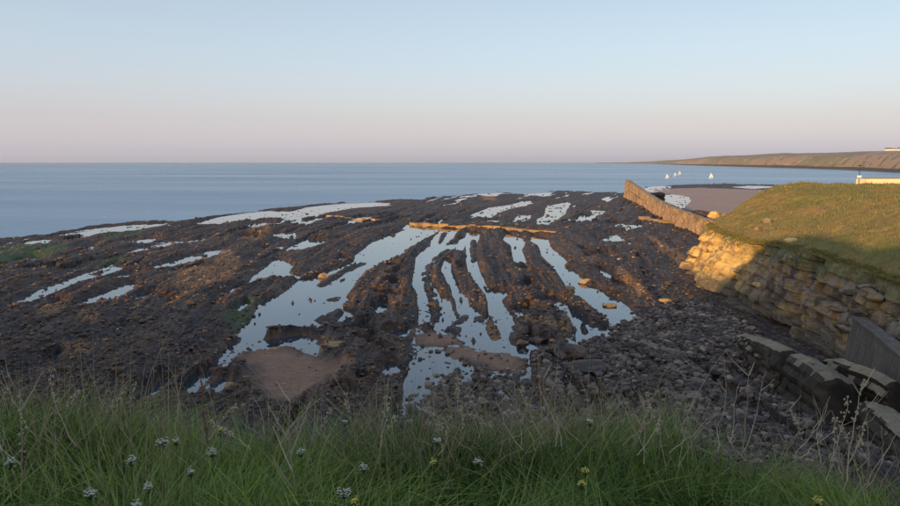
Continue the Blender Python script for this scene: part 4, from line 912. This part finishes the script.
tag(mk('dry_grass', Vb, Fb, M['dryblade'], attrs={'tint': Tb}), 'thin dry straw-coloured grass along the cliff edge', kind='stuff')
n = 900; X = RNG.uniform(-3, 3.4, n); Y = RNG.uniform(2.0, 3.3, n); k = vn(X * 1.1, Y * 1.4, 3) > .25; X, Y = X[k], Y[k]; n = len(X)
Vb, Fb, Tb = blades(n, X, Y, bank_z(X, Y) + .05, RNG.uniform(.10, .26, n), RNG.uniform(.02, .045, n), RNG.uniform(.5, 1.3, n), RNG.uniform(0, 1, n), segs=4)
tag(mk('broad_leaves', Vb, Fb, M['leaf'], attrs={'tint': Tb}), 'broad green leaves growing low among the grass', kind='stuff')

# dry stalks: (base px, base py), (tip px, tip py), distance, kind
def stalk(bp, tp, d, thick, mat, label, branches=0, seeds=False, group='dry stalks standing along the cliff edge', bend=.05):
    b0 = np.array(PD(bp[0], bp[1], d)); t0 = np.array(PD(tp[0], tp[1], d + RNG.uniform(-.15, .15)))
    root = empty('dry_stalk', b0); root['label'] = label; root['category'] = 'dry stalk'; root['group'] = group
    v = t0 - b0; L = np.linalg.norm(v); v0 = -v * .25
    side = np.array([RNG.normal(), RNG.normal() * .5, 0]) * bend * L
    s = np.linspace(0, 1, 9); pts = v0[None] * (1 - s)[:, None] + v[None] * s[:, None] + side[None] * (np.sin(s * math.pi))[:, None] + RNG.normal(0, .004, (9, 3))
    vv, f = tube(pts, np.linspace(thick, thick * .45, 9) * .6, 5); mk('stem', vv, f, mat, root)
    for i in range(branches):
        k_ = RNG.integers(2, 8); p0 = pts[k_]; dv = np.array([RNG.choice([-1, 1]) * RNG.uniform(.35, .8), RNG.normal(0, .3), RNG.uniform(.5, 1.0)]); ln = L * RNG.uniform(.15, .38)
        q_ = np.array([p0 + dv * ln * t + np.array([0, 0, .15 * ln * t * t]) for t in (0, .33, .66, 1)])
        vv, f = tube(q_, np.linspace(thick * .6, thick * .25, 4), 4); mk('branch', vv, f, mat, root)
    if seeds:
        parts = []
        for i in range(16):
            t = RNG.uniform(.55, 1.0); p0 = v0 * (1 - t) + v * t + side * math.sin(t * math.pi); vv, f = S0[i % 10]; parts.append((vv * [.006, .006, .011] + p0 + RNG.normal(0, .006, 3), f))
        vv, f = join(parts); mk('seed_head', vv, f, mat, root)['kind'] = 'stuff'
    return root
G_L = 'thin bare dry stalk at the cliff edge'
stalk((208, 436), (199, 352), 3.4, .0055, M['rust'], 'tall rusty brown double stalk with a seed head at left', 1, True)
stalk((206, 438), (203, 368), 3.4, .004, M['rust'], 'shorter rusty stem twinned with the tall rusty stalk')
stalk((178, 420), (187, 357), 3.3, .003, M['stem'], 'pale bare stalk leaning right just left of the tall rusty stalk')
stalk((148, 424), (153, 368), 3.4, .0028, M['stem'], 'slim pale stalk in front of the small blue puddle')
stalk((129, 440), (115, 372), 3.3, .0035, M['stem'], 'pale stalk leaning left, left of the small blue puddle')
stalk((17, 506), (20, 392), 2.6, .0065, M['stem'], 'thick dry plant stem at the left edge with side twigs', 5, True)
stalk((4, 506), (3, 424), 2.5, .0045, M['stem'], 'thin upright stem at the very left edge of the picture', 1)
stalk((30, 420), (8, 374), 3.2, .003, M['stem'], 'dry stalk leaning left over the thick stem at the left edge', 2)
stalk((297, 500), (291, 384), 2.6, .0055, M['pale'], 'pale branching dry plant in the middle left, above the yellow flowers', 6)
stalk((283, 430), (272, 402), 3.2, .003, M['stem'], 'short pale stalk leaning on the pale branching plant', 1)
stalk((402, 444), (377, 376), 3.2, .0035, M['stem'], 'tall pale stalk crossing the dark rock left of the wet flats', 0, False, bend=.12)
stalk((395, 430), (388, 378), 3.3, .0025, M['stem'], 'fine stalk beside the tall pale stalk left of the wet flats')
stalk((547, 430), (541, 368), 3.1, .0055, M['pale'], 'bleached forked stalk standing before the wet sand bar', 2)
stalk((556, 428), (544, 398), 3.1, .003, M['pale'], 'short bleached stem at the foot of the forked stalk')
stalk((602, 428), (594, 378), 3.3, .003, M['stem'], 'slender stalk in front of the left part of the cobble beach')
stalk((640, 440), (612, 385), 3.3, .003, M['stem'], 'slender stalk leaning left in front of the cobble beach')
stalk((678, 424), (670, 390), 3.2, .003, M['rust'], 'short reddish stalk in front of the cobble beach', 1)
stalk((716, 430), (725, 360), 3.2, .0035, M['stem'], 'tall stalk leaning right before the rock ledges', 1)
stalk((744, 440), (750, 366), 3.1, .0045, M['stem'], 'tall stout stalk before the rock ledges, crossing another', 2)
stalk((748, 436), (766, 370), 3.1, .0035, M['stem'], 'long stalk slanting right out of the stout stalk before the ledges', 1)
stalk((733, 432), (741, 382), 3.1, .003, M['stem'], 'short stalk left of the stout stalk before the ledges')
stalk((800, 446), (829, 396), 3.0, .004, M['stem'], 'stalk slanting right below the middle rock ledge', 1)
stalk((806, 440), (828, 404), 3.0, .003, M['stem'], 'shorter stalk beside the slanting one below the middle rock ledge')
stalk((834, 456), (848, 398), 3.0, .0045, M['stem'], 'beaded dry stalk with seeds below the right ledges', 0, True)
stalk((848, 470), (864, 382), 2.9, .005, M['stem'], 'tallest dry stalk at the right, against the ledges', 3, True)
stalk((868, 470), (866, 398), 2.9, .0035, M['stem'], 'upright stalk just right of the tallest dry stalk', 1)
stalk((852, 462), (876, 410), 2.9, .0035, M['stem'], 'stalk slanting right across the tallest dry stalk')
stalk((856, 496), (901, 425), 2.8, .0045, M['stem'], 'long stalk slanting out of the picture at the right edge', 1)
stalk((892, 480), (903, 452), 2.8, .004, M['stem'], 'short stalk at the right edge low in the corner')
for i in range(95):
    bp_ = RNG.uniform(0, 900); by_ = np.interp(bp_, [0, 300, 600, 800, 900], [415, 430, 432, 445, 470]) + RNG.uniform(0, 18)
    stalk((bp_, by_), (bp_ + RNG.normal(2, 20), by_ - RNG.uniform(22, 66)), RNG.uniform(2.9, 3.5), RNG.uniform(.0022, .0036), M['stem'], G_L + ', ' + ('left of the rusty stalk' if bp_ < 200 else 'before the sand patch' if bp_ < 350 else 'before the dark rock and wet flats' if bp_ < 470 else 'near the forked stalk' if bp_ < 600 else 'before the cobbles' if bp_ < 740 else 'among the tall stalks at right'), RNG.integers(0, 3), bool(RNG.random() < .25), bend=.1, group='thin bare stalks, ' + str(['far left', 'before the sand', 'before the flats', 'near the forked stalk', 'before the cobbles', 'right'][int(np.digitize(bp_, [200, 350, 470, 600, 740]))]))

# flowers
def umbel(px, py, d, r, mat, label, nf=26, ht=.28):
    r *= .85; c = np.array(PD(px, py, d)); root = empty('wildflower', (c[0], c[1], c[2] - ht)); tag(root, label, 'wildflower', 'wildflowers in the clifftop grass')
    v, f = tube([(RNG.normal(0, .02), .02, -.1), (0, 0, ht * .5), (0, 0, ht - .03)], [.0022, .0018, .0014], 5); mk('stem', v, f, M['gstem'], root)
    parts = []; sp_ = []
    for i in range(nf):
        a = RNG.uniform(0, 6.28); rr = r * math.sqrt(RNG.random()); p0 = np.array([rr * math.cos(a), rr * math.sin(a), ht + .006 * RNG.normal() - rr * .25])
        sp_.append(tube([(0, 0, ht - .03), p0 - [0, 0, .002]], [.0009, .0006], 3))
        k_ = 5; q_ = []
        for j in range(5):
            aa = 1.2566 * j + a; s_ = .0027; cc = p0 + s_ * .9 * np.array([math.cos(aa), math.sin(aa), 0]) ; V5 = np.array([p0, cc + [s_ * .5 * math.sin(aa), -s_ * .5 * math.cos(aa), .0012], cc + [s_ * .8 * math.cos(aa), s_ * .8 * math.sin(aa), .002], cc + [-s_ * .5 * math.sin(aa), s_ * .5 * math.cos(aa), .0012]]); q_.append((V5, np.array([[0, 1, 2, 3]])))
        parts += q_
    v, f = join(parts); mk('petals', v, f, mat, root); v, f = join(sp_); mk('rays', v, f, M['gstem'], root)
for a in [(131, 459, 2.4, .022, 'white', 'small white flower head low in the grass, left of the rusty stalk'), (162, 441, 2.7, .03, 'white', 'wide white flower head, uppermost at left'),
          (176, 440, 2.8, .018, 'white', 'little white flower head right beside the wide one at left'), (212, 451, 2.6, .024, 'white', 'white flower head below the rusty stalk'),
          (191, 471, 2.4, .014, 'white', 'tiny white flower head below the rusty stalk and to its left'), (90, 492, 2.3, .026, 'white', 'white flower head near the bottom at far left'),
          (148, 486, 2.3, .018, 'white', 'faint white flower head near the bottom left'), (10, 461, 2.4, .022, 'white', 'white flower head behind the thick stem at the left edge'),
          (136, 503, 2.2, .022, 'white', 'greenish white flower head cut by the bottom edge at left'),
          (344, 491, 2.3, .03, 'white', 'cream flower cluster beside the yellow flower at bottom centre'), (355, 501, 2.25, .014, 'yellow', 'bright yellow flower at the bottom centre'),
          (301, 451, 2.7, .02, 'white', 'white flower head right of the pale branching plant'), (364, 466, 2.5, .02, 'white', 'white flower head above the cream flower cluster'),
          (345, 421, 3.0, .012, 'white', 'tiny white flower at the grass edge under the sand patch'), (433, 462, 2.6, .016, 'yellow', 'yellow-green flower right of centre left'),
          (437, 440, 2.8, .02, 'white', 'pale flower head in the upper grass left of centre'), (478, 461, 2.6, .02, 'white', 'white flower head in the grass just right of centre'),
          (590, 421, 3.0, .02, 'white', 'pale flower head at the upper grass edge before the cobbles'), (585, 470, 2.5, .018, 'yellow', 'yellowish flower in the grass right of centre'),
          (582, 483, 2.4, .018, 'yellow', 'yellow flower below the yellowish one right of centre'), (818, 500, 2.3, .02, 'yellow', 'yellow flower at the bottom edge at right'), (220, 430, 2.9, .012, 'yellow', 'tiny yellow flower at the foot of the rusty stalk')]:
    umbel(a[0], a[1], a[2], a[3], M[a[4]], a[5], nf=int(14 + a[3] * 1100))

# ------------------------------------------------------------------ haze
hz = NT('thin_sea_haze'); hz.t.nodes.clear(); vol = hz.t.nodes.new("ShaderNodeVolumePrincipled"); vol.inputs['Color'].default_value = (.80, .82, .88, 1); vol.inputs['Density'].default_value = 3e-5; vol.inputs['Anisotropy'].default_value = .2
ho_ = hz.t.nodes.new("ShaderNodeOutputMaterial"); hz.t.links.new(vol.outputs[0], ho_.inputs['Volume'])
v, f = box(0, 10850, 53, 32600, 22700, 114); hb = mk('haze', v, f, hz.m); tag(hb, 'thin pale haze over the sea and coast', kind='stuff')
